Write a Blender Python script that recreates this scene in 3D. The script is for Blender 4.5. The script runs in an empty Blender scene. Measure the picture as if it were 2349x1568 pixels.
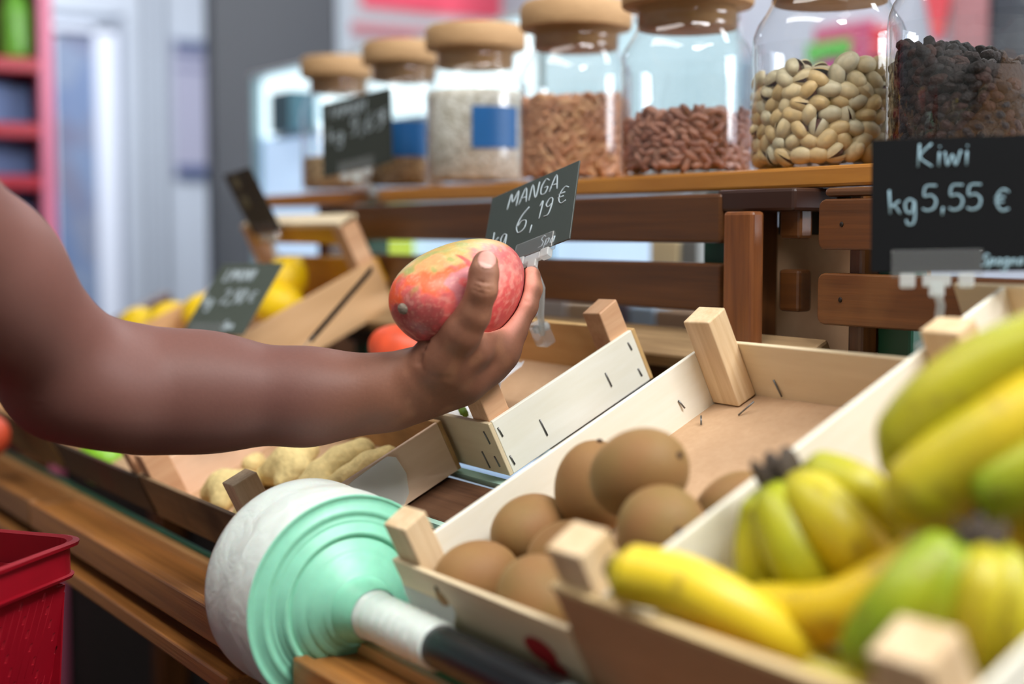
import bpy, bmesh, math, random
import numpy as np
from mathutils import Vector, Matrix, noise as mnoise

# ------------------------------------------------------------------ camera, light, exposure
SC = bpy.context.scene
COL = SC.collection
H = 1.2                                   # lens height above the floor
F_PX = 3263.0
PITCH = math.atan(251 / F_PX)
EZ = np.array([0, math.cos(PITCH), math.sin(PITCH)])
EX = np.array([2150.0, -251.0, 3263.0]); EX = EX - EZ * EX.dot(EZ); EX /= np.linalg.norm(EX)
EY = np.cross(EZ, EX)                     # world axes written in camera axes

cam = bpy.data.cameras.new('camera')
cam.sensor_width = 36.0
cam.lens = F_PX / 2349 * 36.0
cam.clip_start = 0.02
cam.dof.use_dof = True
cam.dof.focus_distance = 1.16
cam.dof.aperture_fstop = 2.3
cam_o = bpy.data.objects.new('camera', cam); COL.objects.link(cam_o)
cam_o.matrix_world = Matrix(((EX[0], EX[1], EX[2], 0), (EY[0], EY[1], EY[2], 0), (EZ[0], EZ[1], EZ[2], H), (0, 0, 0, 1)))
SC.camera = cam_o
SC.view_settings.view_transform = 'Standard'
SC.view_settings.look = 'None'
SC.view_settings.gamma = 1
SC.view_settings.exposure = -0.12
SC.cycles.max_bounces = 10
SC.cycles.transparent_max_bounces = 24
SC.cycles.caustics_reflective = False
SC.cycles.caustics_refractive = False
SC.cycles.sample_clamp_indirect = 6.0

wd = bpy.data.worlds.new('world'); SC.world = wd; wd.use_nodes = True
wd.node_tree.nodes['Background'].inputs[0].default_value = (0.75, 0.85, 1.0, 1)
wd.node_tree.nodes['Background'].inputs[1].default_value = 0.3

def area(name, loc, target, sx, sy, power, color):
    l = bpy.data.lights.new(name, 'AREA'); l.shape = 'RECTANGLE'; l.size = sx; l.size_y = sy
    l.energy = power; l.color = color
    o = bpy.data.objects.new(name, l); COL.objects.link(o); o.location = loc
    o.rotation_euler = (Vector(target) - Vector(loc)).to_track_quat('-Z', 'Y').to_euler()
    return o
area('window_daylight', (1.5, 3.3, 1.95), (-0.9, 0.6, 1.0), 1.7, 1.3, 130, (0.95, 0.98, 1.0))
area('ceiling_lamp_light', (0.35, 0.75, 2.70), (-1.0, 0.7, 0.9), 1.2, 0.5, 74, (1.0, 0.995, 0.98))
area('ceiling_lamp_light', (-1.1, -0.1, 2.70), (-1.1, 0.5, 0), 1.6, 0.5, 22, (1.0, 0.97, 0.93))  # added fill for the crate fronts
area('ceiling_lamp_light', (-4.9, 1.5, 2.70), (-5.4, 1.8, 0), 2.2, 0.6, 70, (0.84, 0.9, 1.0))  # separate lamp added to brighten the far left wall
area('ceiling_lamp_light', (-1.6, 2.1, 2.70), (-1.6, 2.3, 0), 2.6, 0.3, 40, (0.93, 0.97, 1.0))

# ------------------------------------------------------------------ helpers
def lin(c):
    return tuple((v / 12.92 if v <= 0.04045 else ((v + 0.055) / 1.055) ** 2.4) for v in (x / 255 for x in c[:3])) + (1.0,)

def ray(px, py):
    c = np.array([(px - 1174.5) / F_PX, -(py - 784.0) / F_PX, -1.0])
    return np.array([c @ EX, c @ EY, c @ EZ])
CAMP = np.array([0, 0, H])
def at(px, py, d):                         # a point at lens depth d metres
    return CAMP + ray(px, py) * d
def on_y(px, py, y):
    r = ray(px, py); return CAMP + r * (y / r[1])
def on_x(px, py, x):
    r = ray(px, py); return CAMP + r * (x / r[0])
TA = math.radians(26)                      # slope of the display
PN = np.array([0, -math.sin(TA), math.cos(TA)])
PD = np.array([0, math.cos(TA), math.sin(TA)])
P0 = np.array([0, 0.501, 0.93])
def on_p(px, py, h=0.0):                   # a point h above the sloping display
    r = ray(px, py); t = PN @ (P0 + PN * h - CAMP) / (PN @ r)
    return CAMP + r * t
def pz(y): return 0.93 + (y - 0.501) * math.tan(TA)

class MB:
    def __init__(self): self.v = []; self.f = []; self.m = []; self.sm = []
    def add(self, vs, fs, mi=0, smooth=False):
        b = len(self.v); self.v += [tuple(map(float, q)) for q in vs]
        self.f += [tuple(b + i for i in q) for q in fs]; self.m += [mi] * len(fs); self.sm += [smooth] * len(fs)
        return self
    def box(self, a, b, mi=0):
        x0, y0, z0 = a; x1, y1, z1 = b
        return self.add([(x0, y0, z0), (x1, y0, z0), (x1, y1, z0), (x0, y1, z0), (x0, y0, z1), (x1, y0, z1), (x1, y1, z1), (x0, y1, z1)],
                        [(0, 3, 2, 1), (4, 5, 6, 7), (0, 1, 5, 4), (1, 2, 6, 5), (2, 3, 7, 6), (3, 0, 4, 7)], mi)
    def obox(self, c, u, v, w, mi=0):      # centre and three half-axis vectors
        c, u, v, w = map(np.array, (c, u, v, w))
        P = [c + sx * u + sy * v + sz * w for sz in (-1, 1) for sx, sy in ((-1, -1), (1, -1), (1, 1), (-1, 1))]
        return self.add(P, [(0, 3, 2, 1), (4, 5, 6, 7), (0, 1, 5, 4), (1, 2, 6, 5), (2, 3, 7, 6), (3, 0, 4, 7)], mi)
    def tube(self, pts, rad, n=10, mi=0, cap=True, squash=None, cut=None):
        pts = [Vector(p) for p in pts]
        if not hasattr(rad, '__len__'): rad = [rad] * len(pts)
        t0 = (pts[1] - pts[0]).normalized()
        nrm = t0.orthogonal().normalized() if cut is None else (Vector(cut) - t0 * Vector(cut).dot(t0)).normalized()
        V = []; N = len(pts)
        for i, p in enumerate(pts):
            t = (pts[min(i + 1, N - 1)] - pts[max(i - 1, 0)]).normalized()
            nrm = (nrm - t * nrm.dot(t)).normalized(); bn = t.cross(nrm)
            for k in range(n):
                a = 2 * math.pi * k / n
                rr = rad[i] * (squash(a) if squash else 1)
                V.append(p + nrm * math.cos(a) * rr + bn * math.sin(a) * rr)
        Fc = [(i * n + k, i * n + (k + 1) % n, (i + 1) * n + (k + 1) % n, (i + 1) * n + k) for i in range(N - 1) for k in range(n)]
        if cap: Fc += [tuple(range(n - 1, -1, -1)), tuple(range((N - 1) * n, N * n))]
        return self.add(V, Fc, mi, True)
    def lathe(self, prof, n=32, mi=0, c=(0, 0, 0), axis='z'):
        V = []; c = np.array(c)
        for r, z in prof:
            for k in range(n):
                a = 2 * math.pi * k / n
                p = (r * math.cos(a), r * math.sin(a), z)
                if axis == 'x': p = (z, r * math.cos(a), r * math.sin(a))
                V.append(c + np.array(p))
        Fc = [(i * n + k, i * n + (k + 1) % n, (i + 1) * n + (k + 1) % n, (i + 1) * n + k) for i in range(len(prof) - 1) for k in range(n)]
        return self.add(V, Fc, mi, True)
    def build(self, name, mats, parent=None, bevel=0.0, mw=None, subd=0):
        me = bpy.data.meshes.new(name); me.from_pydata(self.v, [], self.f); me.update()
        for m in (mats if isinstance(mats, (list, tuple)) else [mats]): me.materials.append(m)
        me.polygons.foreach_set('material_index', self.m); me.polygons.foreach_set('use_smooth', self.sm)
        o = bpy.data.objects.new(name, me); COL.objects.link(o)
        if parent: o.parent = parent
        if mw is not None: o.matrix_world = mw
        if bevel:
            b = o.modifiers.new('bevel', 'BEVEL'); b.width = bevel; b.segments = 2; b.limit_method = 'ANGLE'
        if subd:
            b = o.modifiers.new('sub', 'SUBSURF'); b.levels = subd; b.render_levels = subd
        return o

def tag(o, label=None, cat=None, group=None, kind=None):
    if label: o['label'] = label
    if cat: o['category'] = cat
    if group: o['group'] = group
    if kind: o['kind'] = kind
    return o
def thing(name, label, cat, loc=(0, 0, 0), rot=(0, 0, 0), group=None, kind=None):
    o = bpy.data.objects.new(name, None); COL.objects.link(o); o.empty_display_size = 0.02
    o.location = loc; o.rotation_euler = rot
    return tag(o, label, cat, group, kind)

# ------------------------------------------------------------------ materials
def newmat(name):
    m = bpy.data.materials.new(name); m.use_nodes = True
    nt = m.node_tree; return m, nt, nt.nodes['Principled BSDF']
def plain(name, c, rough=0.5, spec=0.5, emit=0, alpha=None, metal=0, sss=0, coat=0, bump=0, bscale=60, var=0.0):
    m, nt, b = newmat(name)
    b.inputs['Base Color'].default_value = lin(c); b.inputs['Roughness'].default_value = rough
    b.inputs['Specular IOR Level'].default_value = spec; b.inputs['Metallic'].default_value = metal
    b.inputs['Coat Weight'].default_value = coat; b.inputs['Coat Roughness'].default_value = 0.1
    if alpha is not None: b.inputs['Alpha'].default_value = alpha
    if emit: b.inputs['Emission Color'].default_value = lin(c); b.inputs['Emission Strength'].default_value = emit
    if sss: b.inputs['Subsurface Weight'].default_value = sss; b.inputs['Subsurface Scale'].default_value = 0.01
    if bump or var:
        tc = nt.nodes.new('ShaderNodeTexCoord'); n = nt.nodes.new('ShaderNodeTexNoise')
        n.inputs['Scale'].default_value = bscale; n.inputs['Detail'].default_value = 5
        nt.links.new(tc.outputs['Object'], n.inputs['Vector'])
        if bump:
            bp = nt.nodes.new('ShaderNodeBump'); bp.inputs['Strength'].default_value = bump; bp.inputs['Distance'].default_value = 0.004
            nt.links.new(n.outputs['Fac'], bp.inputs['Height']); nt.links.new(bp.outputs['Normal'], b.inputs['Normal'])
        if var:
            r = nt.nodes.new('ShaderNodeValToRGB'); e = r.color_ramp.elements
            e[0].position = 0.3; e[1].position = 0.7
            l = np.array(lin(c)[:3]); e[0].color = tuple(l * (1 - var)) + (1,); e[1].color = tuple(np.minimum(l * (1 + var), 1)) + (1,)
            nt.links.new(n.outputs['Fac'], r.inputs['Fac']); nt.links.new(r.outputs['Color'], b.inputs['Base Color'])
    return m
def wood(name, c1, c2, scale=(4, 60, 60), rough=0.6, streak=0.5, coat=0.0, bump=0.15, fine=1.0, c3=None, knots=0.0):
    """grain runs along the axis with the small scale"""
    m, nt, b = newmat(name); L = nt.links.new
    tc = nt.nodes.new('ShaderNodeTexCoord'); mp = nt.nodes.new('ShaderNodeMapping'); mp.inputs['Scale'].default_value = scale
    L(tc.outputs['Object'], mp.inputs['Vector'])
    n1 = nt.nodes.new('ShaderNodeTexNoise'); n1.inputs['Scale'].default_value = 1.0; n1.inputs['Detail'].default_value = 8; n1.inputs['Distortion'].default_value = 0.6
    L(mp.outputs['Vector'], n1.inputs['Vector'])
    n2 = nt.nodes.new('ShaderNodeTexNoise'); n2.inputs['Scale'].default_value = 4.0 * fine; n2.inputs['Detail'].default_value = 4
    L(mp.outputs['Vector'], n2.inputs['Vector'])
    mx = nt.nodes.new('ShaderNodeMix'); mx.inputs[0].default_value = 0.4; L(n1.outputs['Fac'], mx.inputs[2]); L(n2.outputs['Fac'], mx.inputs[3])
    r = nt.nodes.new('ShaderNodeValToRGB'); e = r.color_ramp.elements
    e[0].position = 0.5 - 0.3 * streak - 0.02; e[1].position = 0.5 + 0.3 * streak * 0.6 + 0.02
    e[0].color = lin(c2); e[1].color = lin(c1)
    L(mx.outputs[0], r.inputs['Fac'])
    out = r.outputs['Color']
    if c3:
        n3 = nt.nodes.new('ShaderNodeTexNoise'); n3.inputs['Scale'].default_value = 9; n3.inputs['Detail'].default_value = 3
        L(tc.outputs['Object'], n3.inputs['Vector'])
        r3 = nt.nodes.new('ShaderNodeValToRGB'); r3.color_ramp.elements[0].position = 0.52; r3.color_ramp.elements[1].position = 0.75
        L(n3.outputs['Fac'], r3.inputs['Fac'])
        m3 = nt.nodes.new('ShaderNodeMix'); m3.data_type = 'RGBA'; L(r3.outputs['Color'], m3.inputs[0]); L(out, m3.inputs[6]); m3.inputs[7].default_value = lin(c3)
        out = m3.outputs[2]
    L(out, b.inputs['Base Color'])
    b.inputs['Roughness'].default_value = rough; b.inputs['Coat Weight'].default_value = coat; b.inputs['Coat Roughness'].default_value = 0.2
    bp = nt.nodes.new('ShaderNodeBump'); bp.inputs['Strength'].default_value = bump; bp.inputs['Distance'].default_value = 0.002
    L(mx.outputs[0], bp.inputs['Height']); L(bp.outputs['Normal'], b.inputs['Normal'])
    return m
def attrmat(name, attr='Col', rough=0.5, sss=0.0, spec=0.5, nscale=80, bump=0.1, var=0.12, coat=0.0, stretch=(1, 1, 1), rattr=None):
    m, nt, b = newmat(name); L = nt.links.new
    a = nt.nodes.new('ShaderNodeAttribute'); a.attribute_name = attr
    tc = nt.nodes.new('ShaderNodeTexCoord'); mp = nt.nodes.new('ShaderNodeMapping'); mp.inputs['Scale'].default_value = stretch
    L(tc.outputs['Object'], mp.inputs['Vector'])
    n = nt.nodes.new('ShaderNodeTexNoise'); n.inputs['Scale'].default_value = nscale; n.inputs['Detail'].default_value = 6; L(mp.outputs['Vector'], n.inputs['Vector'])
    mr = nt.nodes.new('ShaderNodeMapRange'); mr.inputs[3].default_value = 1 - var * 2; mr.inputs[4].default_value = 1 + var * 2; L(n.outputs['Fac'], mr.inputs[0])
    mx = nt.nodes.new('ShaderNodeVectorMath'); mx.operation = 'SCALE'; L(a.outputs['Color'], mx.inputs[0]); L(mr.outputs[0], mx.inputs['Scale'])
    L(mx.outputs[0], b.inputs['Base Color']); b.inputs['Roughness'].default_value = rough
    b.inputs['Specular IOR Level'].default_value = spec; b.inputs['Coat Weight'].default_value = coat; b.inputs['Coat Roughness'].default_value = 0.25
    if sss: b.inputs['Subsurface Weight'].default_value = sss; b.inputs['Subsurface Scale'].default_value = 0.006; b.inputs['Subsurface Radius'].default_value = (1, 0.4, 0.25)
    bp = nt.nodes.new('ShaderNodeBump'); bp.inputs['Strength'].default_value = bump; bp.inputs['Distance'].default_value = 0.001
    L(n.outputs['Fac'], bp.inputs['Height']); L(bp.outputs['Normal'], b.inputs['Normal'])
    return m
def thin_glass(name, tint=(1, 1, 1), refl=1.0, haze=0.0, ior=1.5):
    m, nt, b = newmat(name); L = nt.links.new; nt.nodes.remove(b)
    out = nt.nodes['Material Output']
    tr = nt.nodes.new('ShaderNodeBsdfTransparent'); tr.inputs[0].default_value = tuple(tint) + (1,)
    gl = nt.nodes.new('ShaderNodeBsdfGlossy'); gl.inputs['Roughness'].default_value = 0.03 + haze * 0.2
    lw = nt.nodes.new('ShaderNodeLayerWeight'); lw.inputs[0].default_value = .5
    pw = nt.nodes.new('ShaderNodeMath'); pw.operation = 'POWER'; pw.inputs[1].default_value = 4.0; L(lw.outputs['Facing'], pw.inputs[0])
    mu = nt.nodes.new('ShaderNodeMath'); mu.operation = 'MULTIPLY_ADD'; mu.inputs[1].default_value = .75 * refl; mu.inputs[2].default_value = .045 * refl; mu.use_clamp = True; L(pw.outputs[0], mu.inputs[0])
    mx = nt.nodes.new('ShaderNodeMixShader'); L(mu.outputs[0], mx.inputs[0]); L(tr.outputs[0], mx.inputs[1]); L(gl.outputs[0], mx.inputs[2])
    last = mx
    if haze:
        df = nt.nodes.new('ShaderNodeBsdfDiffuse'); df.inputs[0].default_value = (0.85, 0.88, 0.88, 1)
        tl = nt.nodes.new('ShaderNodeBsdfTranslucent'); tl.inputs[0].default_value = (0.85, 0.88, 0.88, 1)
        a = nt.nodes.new('ShaderNodeMixShader'); a.inputs[0].default_value = 0.5; L(df.outputs[0], a.inputs[1]); L(tl.outputs[0], a.inputs[2])
        m2 = nt.nodes.new('ShaderNodeMixShader'); m2.inputs[0].default_value = haze; L(mx.outputs[0], m2.inputs[1]); L(a.outputs[0], m2.inputs[2]); last = m2
    L(last.outputs[0], out.inputs[0]); return m

POPLAR = wood('poplar_veneer', (242, 240, 228), (232, 227, 206), (40, 5, 40), 0.55, 0.9, bump=0.05)
POPLARX = wood('poplar_veneer_across_shaded', (228, 210, 176), (212, 190, 152), (5, 40, 40), 0.6, 0.9, bump=0.05)  # same veneer with grain across, shade put into the tanner colour
POST = wood('raw_pine', (232, 206, 168), (206, 172, 128), (70, 70, 5), 0.65, 0.6, bump=0.3)
KRAFT = wood('brown_board', (196, 162, 128), (180, 145, 110), (60, 60, 60), 0.85, 1.0, bump=0.1)
OLDX = wood('stained_veneer', (196, 158, 104), (150, 108, 62), (6, 40, 40), 0.65, 0.8, c3=(120, 84, 50))
DULLX = wood('dull_veneer', (138, 110, 78), (100, 76, 50), (6, 40, 40), 0.7, 0.8, c3=(70, 52, 36))
PINKWOOD = wood('pinkish_pine', (214, 170, 132), (190, 140, 102), (60, 5, 60), 0.6, 0.7)
YELWOOD = wood('yellow_board', (214, 160, 30), (190, 132, 18), (5, 40, 40), 0.55, 0.6)
RACK = wood('dark_varnished_slat', (98, 58, 24), (62, 34, 12), (3, 60, 90), 0.38, 0.8, coat=0.15)
RACKV = wood('dark_varnished_upright', (112, 68, 32), (72, 40, 16), (60, 60, 3), 0.35, 0.7, coat=0.15)
HONEY = wood('honey_shelf', (190, 128, 50), (158, 98, 30), (4, 50, 50), 0.35, 0.8, coat=0.25)
RAILW = wood('oiled_rail', (178, 118, 58), (112, 64, 24), (2, 110, 110), 0.4, 0.8, coat=0.1, bump=0.3)
RAILD = wood('dark_rail', (120, 74, 34), (70, 40, 18), (2, 70, 70), 0.5, 0.7)
SLATW = wood('display_slat', (120, 84, 60), (72, 44, 28), (3, 80, 80), 0.5, 0.7)
TANSLAT = wood('worn_tan_slat', (176, 146, 106), (120, 92, 62), (3, 60, 60), 0.6, 0.8)
CORK = wood('cork_lid', (184, 148, 106), (156, 120, 80), (20, 20, 90), 0.75, 0.9, bump=0.3)
MINT = plain('pale_green_trim', (186, 226, 208), 0.35)
GREEN = plain('green_paint', (14, 84, 58), 0.4)
STEEL = plain('staple_steel', (120, 120, 120), 0.35, metal=0.8)
BLACKB = plain('chalkboard_black', (13, 14, 16), 0.75, spec=0.08)
GREYB = plain('chalkboard_sheen_grey', (46, 54, 50), 0.36, spec=0.7)  # grey of light reflected off the tilted card, put into its colour
BROWNB = plain('chalkboard_brown', (44, 38, 34), 0.5)
CHALK = plain('chalk', (132, 160, 172), 0.9)
CHALKW = plain('chalk_white', (160, 172, 178), 0.9)
CLIP = thin_glass('clear_plastic', (0.95, 0.96, 0.97), 1.6, haze=0.12)
FILM = thin_glass('cloudy_film', (0.95, 0.97, 0.97), 1.0, haze=0.5)
JAR = thin_glass('jar_glass', (0.985, 0.99, 0.99), 1.15)

# ------------------------------------------------------------------ the room
def struct(mb, name, mat, **k):
    o = mb.build(name, mat, **k); o['kind'] = 'structure'; return o
FLOOR_M = plain('dark_floor', (50, 46, 45), 0.6, var=0.15, bscale=6)
WALL_M = plain('cool_white_wall', (200, 206, 214), 0.8, var=0.02, bscale=3)
struct(MB().box((-6.3, -2.4, -0.1), (2.6, 3.6, 0)), 'floor', FLOOR_M)
struct(MB().box((-6.3, -2.4, 2.8), (2.6, 3.6, 2.9)), 'ceiling', plain('ceiling_white', (225, 226, 226), 0.9))
struct(MB().box((-6.4, -2.4, 0), (-6.2, 3.6, 2.8)), 'wall_left', WALL_M)
struct(MB().box((-6.2, 3.4, 0), (0.6, 3.6, 2.8)).box((2.4, 3.4, 0), (2.6, 3.6, 2.8)).box((0.6, 3.4, 0), (2.4, 3.6, 1.25)).box((0.6, 3.4, 2.65), (2.4, 3.6, 2.8)), 'wall_back', plain('back_wall_grey', (150, 154, 162), 0.8))
struct(MB().box((-6.2, -2.6, 0), (2.6, -2.4, 2.8)), 'wall_front', plain('front_wall', (205, 205, 200), 0.8))
struct(MB().box((2.5, -2.4, 0), (2.7, 3.6, 2.8)), 'wall_right', plain('right_wall', (190, 188, 180), 0.8))
wn = struct(MB().box((0.6, 3.42, 1.25), (0.66, 3.48, 2.65)).box((2.34, 3.42, 1.25), (2.4, 3.48, 2.65)).box((1.47, 3.42, 1.25), (1.53, 3.48, 2.65)).box((0.6, 3.42, 1.25), (2.4, 3.48, 1.31)).box((0.6, 3.42, 2.59), (2.4, 3.48, 2.65)), 'window_1', plain('window_frame_white', (225, 225, 225), 0.4))
MB().box((0.6, 3.50, 1.25), (2.4, 3.51, 2.65)).build('pane', plain('daylight_pane', (225, 236, 255), 0.5, emit=5.0), wn)
for i, (x, y, sx, sy) in enumerate(((0.35, 0.75, 1.2, 0.5), (-1.1, -0.1, 1.6, 0.5), (-4.9, 1.5, 2.2, 0.6), (-1.6, 2.1, 2.6, 0.3))):
    o = MB().box((x - sx / 2, y - sy / 2, 2.74), (x + sx / 2, y + sy / 2, 2.80)).build('ceiling_light', plain('lamp_housing', (230, 230, 230), 0.5))
    tag(o, ('short ceiling lamp above the right end of the stall', 'wide added fill lamp in front of the fruit stall', 'added lamp lighting the wall at the far left end of the shop', 'narrow ceiling lamp behind the jar shelf')[i], 'lamp')
    MB().box((x - sx / 2 + .03, y - sy / 2 + .03, 2.733), (x + sx / 2 - .03, y + sy / 2 - .03, 2.74)).build('diffuser', plain('lamp_diffuser', (255, 250, 240), 0.5, emit=2.0), o)

# ------------------------------------------------------------------ the stall
stall = thing('market_stall', 'dark wooden market stall with sloping slats carrying the fruit crates', 'stall', (0, 0, 0))
def slopeboard(x0, x1, y, wd, th, h):
    c = np.array([(x0 + x1) / 2, y, pz(y)]) + PN * (h - th / 2)
    return MB().obox(c, ((x1 - x0) / 2, 0, 0), PD * wd / 2, PN * th / 2)
for (y, wd, m, h) in ((0.602, 0.052, SLATW, -0.002), (0.725, 0.055, SLATW, -0.002)):
    slopeboard(-2.55, 0.1, y, wd, 0.018, h).build('display_slat', m, stall, bevel=0.002)
slopeboard(-1.93, -0.84, 0.845, 0.05, 0.016, 0.004).build('display_slat', TANSLAT, stall, bevel=0.003)
for y in (0.5785, 0.636): slopeboard(-2.55, 0.1, y, 0.008, 0.006, -0.003).build('green_trim', MINT, stall)
for x in (-2.52, -0.05):
    MB().box((x, 0.62, 0.0), (x + 0.05, 0.67, 0.95)).build('leg', RACKV, stall, bevel=0.003)
    MB().box((x, 0.86, 0.0), (x + 0.05, 0.91, 0.98)).build('leg', RACKV, stall, bevel=0.003)
    MB().obox((x + 0.025, 0.685, pz(0.685) - 0.055), (0.02, 0, 0), PD * 0.24, PN * 0.025).build('bearer', RACKV, stall)
MB().box((-2.5, 0.53, 0.28), (0.1, 0.9, 0.30)).build('shade_shelf', RAILD, stall)  # added shelf that keeps the space under the stall dark
UD = plain('underside_shade', (42, 36, 33), 0.8)  # dark colour stands in for the shade under the stall
MB().box((-3.5, 0.92, 0.0), (0.1, 0.935, 0.86)).build('shade_backing', UD, stall)  # added board, hides the lit floor beyond the stall
for a_, b_ in ((-3.5, -1.03), (-0.91, 0.1)): MB().box((a_, 0.483, 0.80), (b_, 0.492, 0.898)).build('gap_blocker', UD, stall)  # added to block the pale gap between green strip and crates
# front rail, cut away where the bag roll sits
rail = thing('front_rail', 'long oiled wooden rail with a ledge along the front of the stall', 'rail', (-1.5, 0.45, 0.88))
def railseg(x0, x1, mat, mat2):
    inv = Matrix.Translation((1.5, -0.45, -0.88))
    for nm, a, b, m in (('ledge_board', (x0, 0.428, 0.872), (x1, 0.472, 0.893), mat), ('edge_strip', (x0, 0.466, 0.872), (x1, 0.476, 0.902), TANW),
                        ('lip', (x0, 0.417, 0.868), (x1, 0.429, 0.897), mat), ('apron', (x0, 0.436, 0.828), (x1, 0.462, 0.870), mat2),
                        ('lower_moulding', (x0, 0.408, 0.840), (x1, 0.436, 0.855), mat)):
        o = MB().box(a, b).build(nm, m, None, bevel=0.002); o.data.transform(inv); o.parent = rail
TANW = wood('pale_rail_edge', (206, 158, 100), (170, 118, 66), (2, 90, 90), 0.45, 0.7)
railseg(-1.627, -1.024, RAILW, RAILD); railseg(-2.6, -1.632, wood('older_rail', (160, 108, 56), (104, 64, 28), (2, 80, 80), 0.45, 0.7), RAILD)
railseg(-0.922, 0.1, RAILW, RAILD)
g = MB().box((-2.6, 0.4772, 0.868), (-1.024, 0.4815, 0.9045)).build('green_strip', plain('sea_green', (70, 140, 112), 0.4), stall, bevel=0.001)
MB().box((-0.915, 0.4772, 0.868), (0.1, 0.4825, 0.9045)).build('green_strip', plain('deep_green', (26, 140, 96), 0.4), stall, bevel=0.001)

# upright slatted rack behind the crates, carrying the jar shelf
rack = thing('slatted_rack', 'dark varnished slatted upright rack under the jar shelf', 'rack', (-1.3, 0.86, 0.86))
def rk(nm, a, b, m=RACK, bev=0.003, mb=None):
    o = (mb or MB().box(a, b)).build(nm, m, None, bevel=bev); o.data.transform(Matrix.Translation((1.3, -0.86, -0.86))); o.parent = rack; return o
SL = [(1.1905, 1.2345), (1.1285, 1.1725)]
for z0, z1 in SL:
    rk('slat', (-1.70, 0.85, z0), (-0.957, 0.866, z1))
    rk('slat', (-0.900, 0.866, z0 + 0.004), (-0.875, 0.882, z1 - 0.004), RACK)
rk('slat', (-1.70, 0.85, 1.057), (-0.957, 0.866, 1.095))
def rslat(z0, z1):      # right hand slats with rounded ends
    mb = MB(); r = 0.007; P = []
    for cx, cz, a0 in ((-0.838 + r, z0 + r, 180), (0.05, z0 + r, 270), (0.05, z1 - r, 0), (-0.838 + r, z1 - r, 90)):
        for k in range(4):
            a = math.radians(a0 + k * 30); P.append((cx + r * math.cos(a), cz + r * math.sin(a)))
    n = len(P); V = [(x, 0.85, z) for x, z in P] + [(x, 0.868, z) for x, z in P]
    mb.add(V, [tuple(range(n)), tuple(range(2 * n - 1, n - 1, -1))] + [((i + 1) % n, i, i + n, (i + 1) % n + n) for i in range(n)])
    return mb
RACKR = wood('scuffed_slat', (110, 64, 26), (70, 38, 12), (4, 60, 170), 0.42, 0.9, coat=0.1, c3=(128, 84, 44))
for z0, z1 in ((1.186, 1.227), (1.125, 1.167)):
    o = rk('slat', None, None, RACKR, 0.0015, rslat(z0, z1))
    MB().lathe([(0, 0.0), (0.0017, 0.0), (0.0022, -0.0006), (0, -0.0006)], 12).build('screw', plain('old_screw', (44, 34, 28), 0.5, metal=0.5), o, mw=None).matrix_local = Matrix.Translation((0.488, -0.0108, (z0 + z1) / 2 - 0.86)) @ Matrix.Rotation(math.radians(90), 4, 'X')
rk('slat', (-0.832, 0.8502, 1.229), (0.05, 0.868, 1.236), RACK)
rk('upright', (-0.957, 0.862, 0.86), (-0.935, 0.90, 1.237), RACKV)
rk('upright', (-0.937, 0.835, 0.86), (-0.900, 0.8495, 1.218), wood('post_brown', (140, 84, 42), (84, 44, 22), (60, 60, 4), 0.35, 0.8, coat=0.15))
rk('cross_block', (-0.965, 0.852, 1.218), (-0.868, 0.905, 1.2375), plain('dark_block', (52, 28, 18), 0.4))
rk('upright', (-0.822, 0.869, 0.86), (-0.807, 0.90, 1.237), RACKV)
rk('green_upright', (-1.022, 0.886, 0.86), (-0.985, 0.905, 1.237), GREEN)
rk('green_upright', (-0.806, 0.886, 0.86), (-0.77, 0.905, 1.237), GREEN)
rk('upright', (-1.705, 0.867, 0.86), (-1.665, 0.90, 1.237), GREEN)
rk('upright', (0.0, 0.869, 0.86), (0.045, 0.90, 1.237), RACKV)
# loose back panel of brown board seen between the two slatted sections
o = MB().box((-0.965, 0.925, 0.90), (-0.79, 0.932, 1.205)).build('brown_board', wood('brown_hardboard', (236, 196, 156), (222, 178, 138), (30, 30, 30), 0.7, 1.0)); tag(o, 'plain brown board standing behind the gap in the slatted rack', 'board')
o = MB().box((-0.955, 0.918, 1.198), (-0.86, 0.9235, 1.232)).build('grey_card', plain('slate_card', (62, 64, 62), 0.5)); tag(o, 'blank dark grey card under the jar shelf beside the wooden upright', 'card')

shelf = MB().box((-2.035, 0.88, 1.238), (0.05, 1.09, 1.256)).build('jar_shelf', HONEY, None, bevel=0.003)
tag(shelf, 'honey coloured wooden shelf board holding the row of glass jars', 'shelf')
# shelf end bracket down to the floor
for x in (-1.99, 0.0):
    rk('upright', (x, 0.95, 0.0), (x + 0.04, 1.0, 1.2375), RACKV)

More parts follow.
